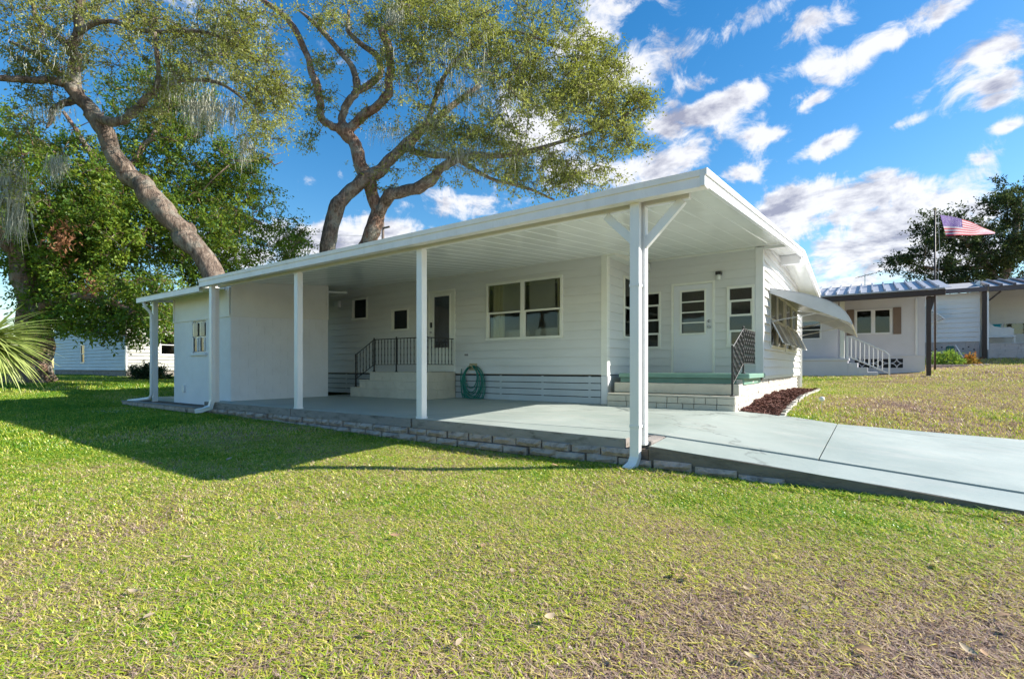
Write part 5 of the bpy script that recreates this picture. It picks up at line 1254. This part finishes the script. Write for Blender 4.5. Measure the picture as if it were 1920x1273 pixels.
# --- leaning oak with moss
D2 = 17.0
g2 = at(432, 700, D2); t2 = empty('leaning_oak', (g2[0], g2[1], gz(g2[0], g2[1])), 'oak leaning left over the shed with hanging grey moss', 'tree')
_, a0 = limb([(455, 730, 0, 30), (430, 600, 0, 26), (402, 517, 0, 20), (352, 447, .1, 20), (335, 425, 0, 18), (302, 392, -.1, 19.5), (271, 351, 0, 18), (252, 338, .1, 16), (230, 317, 0, 16.5), (200, 256, 0, 15), (181, 222, 0, 14), (151, 185, 0, 13), (136, 158, 0, 12), (143, 113, -.2, 10), (134, 94, -.3, 9), (147, 55, -.5, 8), (150, 0, -.8, 6), (170, -60, -1, 4)], D2, M['bark'], 'trunk', t2, n=14)
_, a1 = limb([(136, 158, 0, 9), (100, 152, -.3, 7), (50, 150, -.6, 6), (0, 147, -1, 5), (-60, 140, -1.2, 3)], D2, M['bark'], 'limb', t2)
_, a2 = limb([(128, 152, 0, 8), (95, 125, .3, 6), (60, 98, .5, 5), (20, 80, .8, 3)], D2, M['bark'], 'limb', t2)
_, a3 = limb([(181, 219, 0, 9), (197, 226, -.4, 8), (215, 230, -.8, 8), (240, 220, -1.1, 7.5), (256, 204, -1.3, 7), (280, 180, -1.5, 6), (294, 166, -1.6, 5), (296, 120, -1.7, 4), (290, 60, -1.8, 3)], D2, M['bark'], 'limb', t2)
_, a4 = limb([(140, 186, 0, 7), (120, 195, -.3, 6), (102, 204, -.5, 5.5), (95, 225, -.7, 4), (88, 240, -.8, 2)], D2, M['bark'], 'limb', t2)
_, a5 = limb([(132, 94, -.3, 6), (100, 60, -.2, 5), (70, 40, 0, 4), (60, 0, .2, 3)], D2, M['bark'], 'limb', t2)
_, a6 = limb([(147, 60, -.5, 6), (200, 40, -1, 4), (280, 60, -1.6, 3.5), (380, 60, -2, 3), (470, 100, -2, 2)], D2, M['bark'], 'limb', t2)
_, a7 = limb([(294, 166, -1.6, 4), (350, 150, -1.6, 3.5), (420, 160, -1.8, 3), (480, 210, -2, 2)], D2, M['bark'], 'limb', t2)
b = MB()
for pts in ([(430, 300), (470, 303), (505, 292), (530, 287)], [(500, 296), (515, 310), (530, 303)], [(430, 310), (400, 335), (380, 358)]): b.tube([at(x, y, D2 + .5) for x, y in pts], [.03, .022, .016, .008][:len(pts)], 5)
b.build('bare_twig', M['bark'], t2, True)
L2 = [(420, 150, 120, 120, -1.5), (300, 85, 150, 90, -1), (110, 70, 125, 90, 0), (480, 205, 75, 85, -1.5), (55, 210, 65, 70, -.5, .6), (200, 10, 260, 60, -.5), (460, 55, 95, 70, -1.5), (330, 190, 85, 55, -1.2), (25, 330, 40, 60, -1, .5), (520, 170, 32, 60, -1.5, .8), (60, 130, 70, 60, 0, .6), (400, 235, 60, 40, -1.2, .6)]
crown(t2, L2, D2, sk(a0[30:], a1, a2, a3, a4, a5, a6, a7), M['leaf_oak'], 760, 66, (.095, .04), .25, M['bark'], gap=-.24, seed=8, twig_r=.016)
moss(t2, [(375, 195, 26, 12, 70, 1.1), (430, 195, 26, 14, 50, .9), (400, 60, 60, 30, 60, .7), (340, 150, 60, 30, 70, .7), (105, 300, 14, 10, 40, .8), (20, 330, 18, 20, 70, 2.0), (30, 400, 14, 10, 40, 1.0), (460, 265, 12, 10, 30, .9), (100, 205, 30, 10, 30, .5), (90, 90, 60, 40, 50, .5), (390, 110, 40, 30, 50, .8)], D2 - .8, 4)

# --- spreading oak behind the house
D3 = 26.0
g3 = at(640, 705, D3); t3 = empty('spreading_oak', (g3[0], g3[1], gz(g3[0], g3[1])), 'wide spreading twin trunk oak rising behind the carport roof', 'tree')
_, c0 = limb([(640, 720, 0, 24), (622, 600, 0, 20), (615, 520, 0, 17), (616, 470, 0, 16), (624, 410, 0, 14), (644, 372, 0, 13), (682, 337, .2, 12), (716, 316, .4, 11), (759, 273, .8, 10), (793, 243, 1.0, 8), (840, 205, 1.2, 6), (900, 160, 1.6, 4)], D3, M['bark'], 'trunk', t3, n=12)
_, c1 = limb([(665, 720, .5, 24), (672, 600, .5, 20), (680, 500, .5, 18), (691, 453, .5, 16), (706, 410, .5, 13), (699, 363, .5, 12.5), (682, 320, .3, 12), (661, 265, .2, 12), (643, 243, .2, 13), (636, 236, .2, 9)], D3, M['bark_red'], 'trunk', t3, n=12)
_, c2 = limb([(640, 243, .2, 7), (620, 235, 0, 7), (605, 226, 0, 7), (600, 205, 0, 7), (601, 188, 0, 7), (588, 145, 0, 6.5), (575, 103, .2, 6), (550, 51, .5, 5.5), (520, 20, .7, 5), (490, 0, 1, 4)], D3, M['bark_red'], 'limb', t3)
_, c3 = limb([(645, 240, .2, 8), (642, 214, .2, 7), (655, 190, .2, 7), (669, 167, .2, 7), (661, 128, .2, 5.5), (627, 85, .2, 5), (588, 43, .3, 4), (560, 20, .4, 2)], D3, M['bark'], 'limb', t3)
_, c4 = limb([(662, 178, .2, 6), (690, 160, .4, 6), (712, 141, .6, 6), (708, 107, .8, 5.5), (674, 81, .9, 5), (652, 55, 1, 4.5), (655, 20, 1, 3)], D3, M['bark'], 'limb', t3)
_, c5 = limb([(655, 245, .2, 9), (675, 222, 0, 8.5), (699, 205, -.2, 8.5), (722, 185, -.4, 8), (729, 165, -.4, 8), (731, 120, -.4, 7.5), (728, 85, -.4, 7), (716, 60, -.4, 7), (735, 40, -.5, 6), (755, 5, -.6, 4)], D3, M['bark_red'], 'limb', t3)
_, c6 = limb([(710, 405, .5, 11), (722, 378, .3, 11), (740, 362, 0, 11), (785, 353, -.5, 11), (815, 330, -.8, 9.5), (840, 306, -1, 8), (890, 293, -1.5, 6.5), (960, 290, -2, 5), (1040, 270, -2.5, 3.5), (1130, 240, -3, 2.5), (1200, 200, -3.2, 1.5)], D3, M['bark'], 'limb', t3)
_, c7 = limb([(757, 275, .8, 6), (790, 288, .2, 6), (835, 292, -.4, 6), (870, 293, -.8, 5)], D3, M['bark'], 'limb', t3)
_, c8 = limb([(860, 300, -1, 5), (920, 335, -2, 3.5), (980, 350, -2.6, 3), (1040, 375, -3, 2)], D3, M['bark'], 'limb', t3)
_, c9 = limb([(800, 235, 1, 5), (830, 150, .5, 4), (880, 90, 0, 3.5), (960, 60, -.5, 2.5), (1050, 90, -1, 2)], D3, M['bark'], 'limb', t3)
L3 = [(930, 150, 250, 150, -1), (1050, 210, 160, 130, -2), (800, 75, 160, 100, 0), (1125, 200, 85, 80, -3), (900, 285, 150, 60, -1.5), (600, 120, 60, 100, 0, .35), (990, 330, 150, 45, -2.5, .8), (640, 30, 150, 45, 0, .6), (870, 30, 230, 70, -.5), (590, 225, 45, 70, 0, .35),
      (1195, 185, 36, 34, -3, .7), (750, 235, 100, 55, .5, .45), (1080, 335, 80, 36, -3, .7), (700, 310, 60, 40, .6, .2), (1020, 110, 110, 80, -1.5), (1170, 260, 40, 40, -3, .7), (1110, 120, 50, 50, -2, .7), (720, 345, 30, 20, 0, .3), (680, 440, 20, 14, -.5, .25)]
crown(t3, L3, D3, sk(c2, c3, c4, c5, c6, c7, c8, c9, c0[40:]), M['leaf_oak'], 1500, 66, (.14, .058), .37, M['bark'], gap=-.28, seed=21, twig_r=.022, flat=.6)
moss(t3, [(815, 225, 14, 10, 50, 1.2), (870, 280, 40, 10, 60, 1.2), (890, 170, 60, 40, 90, 1.1), (740, 20, 14, 12, 40, .9), (960, 290, 60, 20, 60, 1.0), (730, 245, 30, 14, 30, .8), (1000, 150, 80, 50, 70, .9), (850, 90, 60, 40, 60, .9)], D3 - 2.2, 9)

# --- dark oak beyond the houses on the right
D4 = 52.0
g4 = at(1862, 680, D4); t4 = empty('dark_oak', (g4[0], g4[1], 0.4), 'dark rounded oak beyond the right hand roofs behind the flag', 'tree')
_, e0 = limb([(1875, 690, 0, 12), (1872, 600, 0, 10), (1862, 530, 0, 9), (1845, 490, 0, 7), (1820, 460, 0, 5), (1790, 440, 0, 3)], D4, M['bark'], 'trunk', t4)
_, e1 = limb([(1868, 560, 0, 8), (1890, 500, 0, 7), (1905, 430, 0, 5), (1900, 370, 0, 3)], D4, M['bark'], 'limb', t4)
_, e2 = limb([(1850, 500, 0, 5), (1780, 505, 0, 4), (1720, 500, 0, 2)], D4, M['bark'], 'limb', t4)
L4 = [(1835, 455, 105, 70, 0), (1890, 385, 55, 50, 0), (1765, 450, 55, 60, 0), (1715, 500, 48, 32, 0), (1905, 470, 80, 60, 0), (1840, 520, 100, 28, 0), (1950, 420, 70, 80, 0), (1760, 520, 60, 22, 0), (1690, 490, 24, 18, 0, .7)]
crown(t4, L4, D4, sk(e0, e1, e2), M['leaf_dark'], 560, 84, (.28, .13), .55, M['bark'], gap=-.26, seed=31, twig_r=.04, flat=.65)

# ------------------------------------------------------------------ shrubs and plants
def shrub(name, label, cat, px, py, rx, ry, D, m, n_cl, per, leaf, spread, seed, group=None):
    g = at(px, py + ry, D); zz = gz(g[0], g[1]); t = empty(name, (g[0], g[1], zz), label, cat, group); stems = []
    b = MB(); rs = np.random.RandomState(seed)
    for i in range(7):
        e = at(px + rs.uniform(-.7, .7) * rx, py - rs.uniform(0, .6) * ry, D + rs.uniform(-.5, .5)); s0_ = np.array([g[0], g[1], zz - .05]); b.tube([s0_, (s0_ + e) / 2 + [0, 0, .1], e], [.02, .014, .006], 5); stems += [s0_, (s0_ + e) / 2, e]
    b.build('stem', M['bark'], t, True)
    crown(t, [(px, py, rx, ry, 0), (px, py + ry * .5, rx * .95, ry * .5, 0)], D, stems, m, n_cl, per, leaf, spread, M['bark'], gap=-1, seed=seed, name='foliage', twig_r=.008); return t
shrub('garden_shrub', 'dark rounded shrub against the far left house wall', 'shrub', 280, 703, 40, 20, 25.0, M['leaf_bush'], 130, 80, (.09, .045), .16, 41)
shrub('border_plant', 'bright green leafy plant beside the dark carport post', 'plant', 1772, 674, 30, 13, 24.5, M['leaf_plant'], 70, 60, (.16, .04), .12, 42)
shrub('croton_plant', 'yellow and red leaved plant at the end of the border', 'plant', 1822, 678, 16, 9, 25.0, M['leaf_yellow'], 40, 50, (.14, .04), .10, 43)
shrub('porch_conifer', 'dark green shrub at the right end of the far porch', 'shrub', 1918, 618, 22, 34, 36.0, M['leaf_bush'], 90, 70, (.16, .04), .2, 44)
pc_ = at(1780, 691, 23.6); bw = empty('border_edging', (pc_[0], pc_[1], gz(pc_[0], pc_[1])), 'low mauve concrete edging in front of the border plants', 'edging')
zz = gz(pc_[0], pc_[1]); b = MB(); b.cbox(pc_[0] - .75, pc_[0] + .65, pc_[1] - .07, pc_[1] + .07, zz - .1, zz + .16, .02); b.build('kerb_block', M['block'], bw)
for i in range(4): q = at(1816 + i * 11, 688, 24.2); z_ = gz(q[0], q[1]); b = MB(); b.lathe((q[0], q[1], z_ - .03), [(.06, 0), (.13, .03), (.11, .09), (.04, .12)], 8); b.build('rock', M['block'], bw, True)

# palm at the left edge
pcn = at(-40, 640, 7.6); pz = gz(pcn[0], pcn[1]); palm = empty('fan_palm', (pcn[0], pcn[1], pz), 'small palm with long narrow pale green blades at the left edge', 'palm')
b = MB(); b.tube([(pcn[0], pcn[1], pz - .05), (pcn[0] + .02, pcn[1], (pz + pcn[2]) / 2), tuple(pcn)], [.16, .14, .12], 10, True, .2); b.build('trunk', M['bark'], palm, True)
BL = []
for v in range(8):
    r_ = random.Random(v); L = r_.uniform(.72, 1.0); drp = r_.uniform(.10, .42); w = r_.uniform(.017, .026); V = []; Fc = []; K = 8; up_ = r_.uniform(-.03, .03)
    for i in range(K):
        t = i / (K - 1); x = L * t * (1 - .12 * drp * t); z = -drp * L * t ** 2.2; ww = w * (1 - t ** 2.2) + .0012
        V += [(x, -ww + up_ * t, z + .006 * (1 - t)), (x, up_ * t, z), (x, ww + up_ * t, z + .006 * (1 - t))]
    for i in range(K - 1): a = i * 3; Fc += [(a, a + 1, a + 4, a + 3), (a + 1, a + 2, a + 5, a + 4)]
    BL.append(np_mesh('blade', np.array(V), np.array(Fc), M['palm'], {'v': ('FACE', np.full(len(Fc), r_.uniform(.25, .95)))}, True))
for i in range(360):
    z = rnd.uniform(-.75, .80); a = rnd.uniform(0, 2 * math.pi) if i > 280 else YAW + rnd.uniform(-1.15, 1.15)
    o = link('blade', BL[rnd.randrange(8)], palm); o.location = tuple(pcn + np.array([math.cos(a), math.sin(a), 0]) * .06); o.rotation_euler = (rnd.uniform(-.5, .5), -math.asin(z) , a); o.scale = (rnd.uniform(.75, 1.05),) * 3

# ------------------------------------------------------------------ power pole and cables
up_p = at(718, 430, 46); pole = empty('utility_pole', (up_p[0], up_p[1], -.3), 'thin wooden utility pole behind the oak trunks', 'utility pole')
b = MB(); b.tube([(up_p[0], up_p[1], -.4), (up_p[0], up_p[1], 13.2)], [.17, .12], 8); b.build('shaft', M['pole'], pole, True)
b = MB(); b.cbox(up_p[0] - .9, up_p[0] + .9, up_p[1] - .06, up_p[1] + .06, 12.6, 12.75, .01); b.build('crossarm', M['pole'], pole)
for i, (y0, ym, y1, x1, nm) in enumerate(((418, 430, 443, 718, 'highest'), (426, 443, 456, 718, 'middle'), (437, 457, 468, 718, 'lowest'))):
    pts = [at(x, y0 + (y1 - y0) * t + 8 * math.sin(t * math.pi) * .3, 27 + 19 * t) for t, x in [(k / 14, -180 + (718 + 180) * k / 14) for k in range(15)]]
    b = MB(); b.tube(pts, .017, 5); tag(b.build('power_cable', M['wire']), '%s of three thin cables strung left of the utility pole' % nm, 'cable', 'overhead cables')
#@@GRASS

# ================================================================== LAWN GRASS (instanced clumps) AND FALLEN LEAVES
def clump(seed, n, rad, hmin, hmax, lean, wid):
    rs = np.random.RandomState(seed); V = []; Fc = []; val = []
    for i in range(n):
        a, r_ = rs.rand() * 6.283, rad * math.sqrt(rs.rand()); b0 = np.array([r_ * math.cos(a), r_ * math.sin(a), -.006])
        h = hmin + (hmax - hmin) * rs.rand(); d = rs.rand() * 6.283; ln = h * lean * (.35 + rs.rand()); dv = np.array([math.cos(d), math.sin(d), 0]); s = np.array([-dv[1], dv[0], 0]) * wid * (.6 + .7 * rs.rand())
        m_ = b0 + dv * ln * .35 + np.array([0, 0, h * .6]); t = b0 + dv * ln * 1.15 + np.array([0, 0, h * (.95 - .35 * rs.rand() * lean)])
        o = len(V); V += [b0 - s, b0 + s, m_ + s * .8, m_ - s * .8, t]; Fc += [(o, o + 1, o + 2, o + 3), (o + 3, o + 2, o + 4, o + 4)]
        g = rs.rand(); val += [g, g]
    V = np.array(V)
    me = bpy.data.meshes.new('clump'); me.from_pydata([tuple(p) for p in V], [], [f if f[2] != f[3] else f[:3] for f in Fc])
    at_ = me.attributes.new('bl', 'FLOAT', 'FACE'); at_.data.foreach_set('value', np.array(val, np.float32)); me.materials.append(M['grass'])
    return bpy.data.objects.new('grass_clump', me)
NEAR = [clump(100 + i, 44, .075, .014, .042, 1.2, .0029) for i in range(5)]
FARC = [clump(200 + i, 40, .17, .03, .07, .9, .0050) for i in range(4)]

def inside(x, y):
    """places where no turf grows"""
    near_slab = (x > -12.5) & (x < 14.2) & (y > 5.40) & (y < np.interp(x, [-2.3, -1.75, -1.2, -.38, .8, 2, 5, 14], [9.74, 9.76, 9.94, 9.74, 10.37, 11.02, 12.32, 15.0]))
    hs = (x > -17.2) & (x < -1.88) & (y > 9.5) & (y < 19.1)
    sh = (x > -16.95) & (x < -12.4) & (y > 5.18) & (y < 9.6)
    mu = (x > -2.0) & (x < -1.22) & (y > 9.5) & (y < 17.9)
    h2 = (x > -6) & (x < 2.0) & (y > 25.45) & (y < 36.2)
    h3 = (x > -1) & (x < 14) & (y > 37.5)
    h1 = (x < -33.5) & (y > 10.5)
    return near_slab | hs | sh | mu | h2 | h3 | h1
def grass_obj(name, label, srcs, X, Y, S):
    X, Y, S = map(np.asarray, (X, Y, S)); k = ~inside(X, Y); X, Y, S = X[k], Y[k], S[k]; Z = ground_z(X, Y)
    Z = Z + (np.sin(X * 2.1 + 1.3 * np.sin(Y * 1.7)) * .006 + np.sin(Y * 3.3 + X) * .005)
    me = bpy.data.meshes.new(name); me.vertices.add(len(X)); me.vertices.foreach_set('co', np.c_[X, Y, Z].astype(np.float32).ravel())
    for n, t, arr in (('rot', 'FLOAT', nrs.rand(len(X)) * 6.283), ('scl', 'FLOAT', S), ('idx', 'INT', nrs.randint(0, len(srcs), len(X)))):
        a = me.attributes.new(n, t, 'POINT'); a.data.foreach_set('value', arr.astype(np.float32 if t == 'FLOAT' else np.int32))
    me.materials.append(M['grass']); o = link(name, me); tag(o, label, 'grass', kind='stuff')
    ng = bpy.data.node_groups.new(name, 'GeometryNodeTree'); ng.interface.new_socket('Geometry', in_out='INPUT', socket_type='NodeSocketGeometry'); ng.interface.new_socket('Geometry', in_out='OUTPUT', socket_type='NodeSocketGeometry')
    N, Lk = ng.nodes, ng.links; gi, go = N.new('NodeGroupInput'), N.new('NodeGroupOutput')
    g2i = N.new('GeometryNodeJoinGeometry')
    for s in reversed(srcs):
        oi = N.new('GeometryNodeObjectInfo'); oi.inputs['Object'].default_value = s; oi.inputs['As Instance'].default_value = True
        Lk.new(oi.outputs['Geometry'], g2i.inputs[0])
    iop = N.new('GeometryNodeInstanceOnPoints'); iop.inputs['Pick Instance'].default_value = True
    def named(n, t):
        q = N.new('GeometryNodeInputNamedAttribute'); q.data_type = t; q.inputs[0].default_value = n; return q.outputs[0]
    cx_ = N.new('ShaderNodeCombineXYZ'); Lk.new(named('rot', 'FLOAT'), cx_.inputs[2])
    e2r = N.new('FunctionNodeEulerToRotation'); Lk.new(cx_.outputs[0], e2r.inputs[0])
    Lk.new(gi.outputs[0], iop.inputs['Points']); Lk.new(g2i.outputs[0], iop.inputs['Instance']); Lk.new(named('idx', 'INT'), iop.inputs['Instance Index']); Lk.new(e2r.outputs[0], iop.inputs['Rotation']); Lk.new(named('scl', 'FLOAT'), iop.inputs['Scale'])
    Lk.new(iop.outputs[0], go.inputs[0])
    md = o.modifiers.new('turf', 'NODES'); md.node_group = ng; return o
def fan(n, d0, d1, half, power=1.0):
    t = nrs.rand(n); D = np.sqrt(d0 ** 2 + (d1 ** 2 - d0 ** 2) * t); a = (nrs.rand(n) * 2 - 1) * R(half)
    return D * np.sin(a - YAW), D * np.cos(a - YAW)
X1, Y1 = fan(22000, 1.4, 4.2, 64); X2, Y2 = fan(26000, 4.1, 9.0, 62)
grass_obj('lawn_grass', 'short patchy green and straw coloured grass of the front lawn', NEAR, np.r_[X1, X2], np.r_[Y1, Y2], np.r_[.75 + .6 * nrs.rand(len(X1)), .95 + .7 * nrs.rand(len(X2))])
xe = np.r_[nrs.uniform(-12.4, 6, 2600), nrs.uniform(-16.9, -12.4, 500)]; ye = np.where(xe > -12.4, 5.37, 5.16) - nrs.rand(len(xe)) ** 1.6 * .16
grass_obj('edge_grass', 'longer grass growing up against the slab edge', NEAR, xe, ye, 1.3 + 1.1 * nrs.rand(len(xe)))
X3, Y3 = fan(24000, 8.8, 22, 58); X4, Y4 = fan(16000, 22, 42, 52)
grass_obj('far_grass', 'green grass of the lawns beside and behind the houses', FARC, np.r_[X3, X4], np.r_[Y3, Y4], np.r_[.8 + .5 * nrs.rand(len(X3)), 1.2 + .7 * nrs.rand(len(X4))])
# grass tufts along the kerb
def leaf_mesh(seed, m):
    r_ = random.Random(seed); V = []; Fc = []; K = 7; c1, c2 = r_.uniform(-.5, .9), r_.uniform(.2, .9)
    for i in range(K):
        t = i / (K - 1); w = .24 * math.sin(math.pi * min(1, t * .97 + .03)) ** .8; x = t - .5; z = c1 * (t - .5) ** 2
        V += [(x, -w, z + c2 * w * .5), (x, 0, z), (x, w, z + c2 * w * .5)]
    for i in range(K - 1): a = i * 3; Fc += [(a, a + 3, a + 4, a + 1), (a + 1, a + 4, a + 5, a + 2)]
    V = [(p[0], p[1], p[2] + .02) for p in V]; b = MB(); b.add(V, Fc); return b.mesh('dry_leaf', m, True)
LF = [leaf_mesh(i, M['dry_leaf'] if i % 2 else M['dry_leaf_pale']) for i in range(6)]
spots = [(525, 985), (330, 970), (170, 1010), (250, 1125), (280, 1170), (690, 1205), (860, 1225), (960, 1088), (1290, 1105), (1410, 1260), (1165, 1255), (1880, 1180), (1895, 1205), (1815, 1250), (1620, 1245), (1845, 1255), (1510, 1165), (1690, 957), (1400, 1130), (1590, 1115), (905, 1040), (160, 905), (660, 1015), (740, 1020), (1265, 1100), (1030, 1180), (350, 1060), (1760, 1080), (1480, 1010), (1230, 960), (1040, 880), (430, 870), (560, 850), (300, 880)]
for i, (px, py) in enumerate(spots):
    p = at(px, py, 1.15 * F_PX / (py - HY)); z = gz(p[0], p[1])
    o = link('fallen_leaf', LF[rnd.randrange(6)]); o.location = (p[0], p[1], z + .042); o.rotation_euler = (rnd.uniform(-.35, .35), rnd.uniform(-.3, .3), rnd.uniform(0, 6.28)); s = rnd.uniform(.045, .075) * (1.0 if py > 900 else 1.3); o.scale = (s, s, s)
    pale = o.data.materials[0].name.startswith('pale'); tag(o, '%s curled leaf fallen on the front lawn' % ('pale straw coloured' if pale else 'reddish brown'), 'leaf', '%s leaves fallen on the front lawn' % ('pale' if pale else 'brown'))

# small white wildflowers in the shaded turf by the shed bed
V = []; Fc = []
for i in range(70):
    p = at(rnd.gauss(255, 32), rnd.gauss(779, 6), 12.0); x, y = p[0], p[1] - .35 + rnd.uniform(-.25, .25); z = gz(x, y) + rnd.uniform(.05, .09); r_ = rnd.uniform(.010, .018); o = len(V); V.append((x, y, z + .004))
    for k in range(8): q = r_ * (1 if k % 2 else .55); V.append((x + q * math.cos(k * math.pi / 4), y + q * math.sin(k * math.pi / 4), z + rnd.uniform(0, .006)))
    Fc += [(o, o + 1 + k, o + 1 + (k + 1) % 8) for k in range(8)]
b = MB(); b.add(V, Fc); tag(b.build('wildflowers', M['flag_white']), 'scatter of tiny white wildflowers in the grass by the bed wall', 'flowers', kind='stuff')
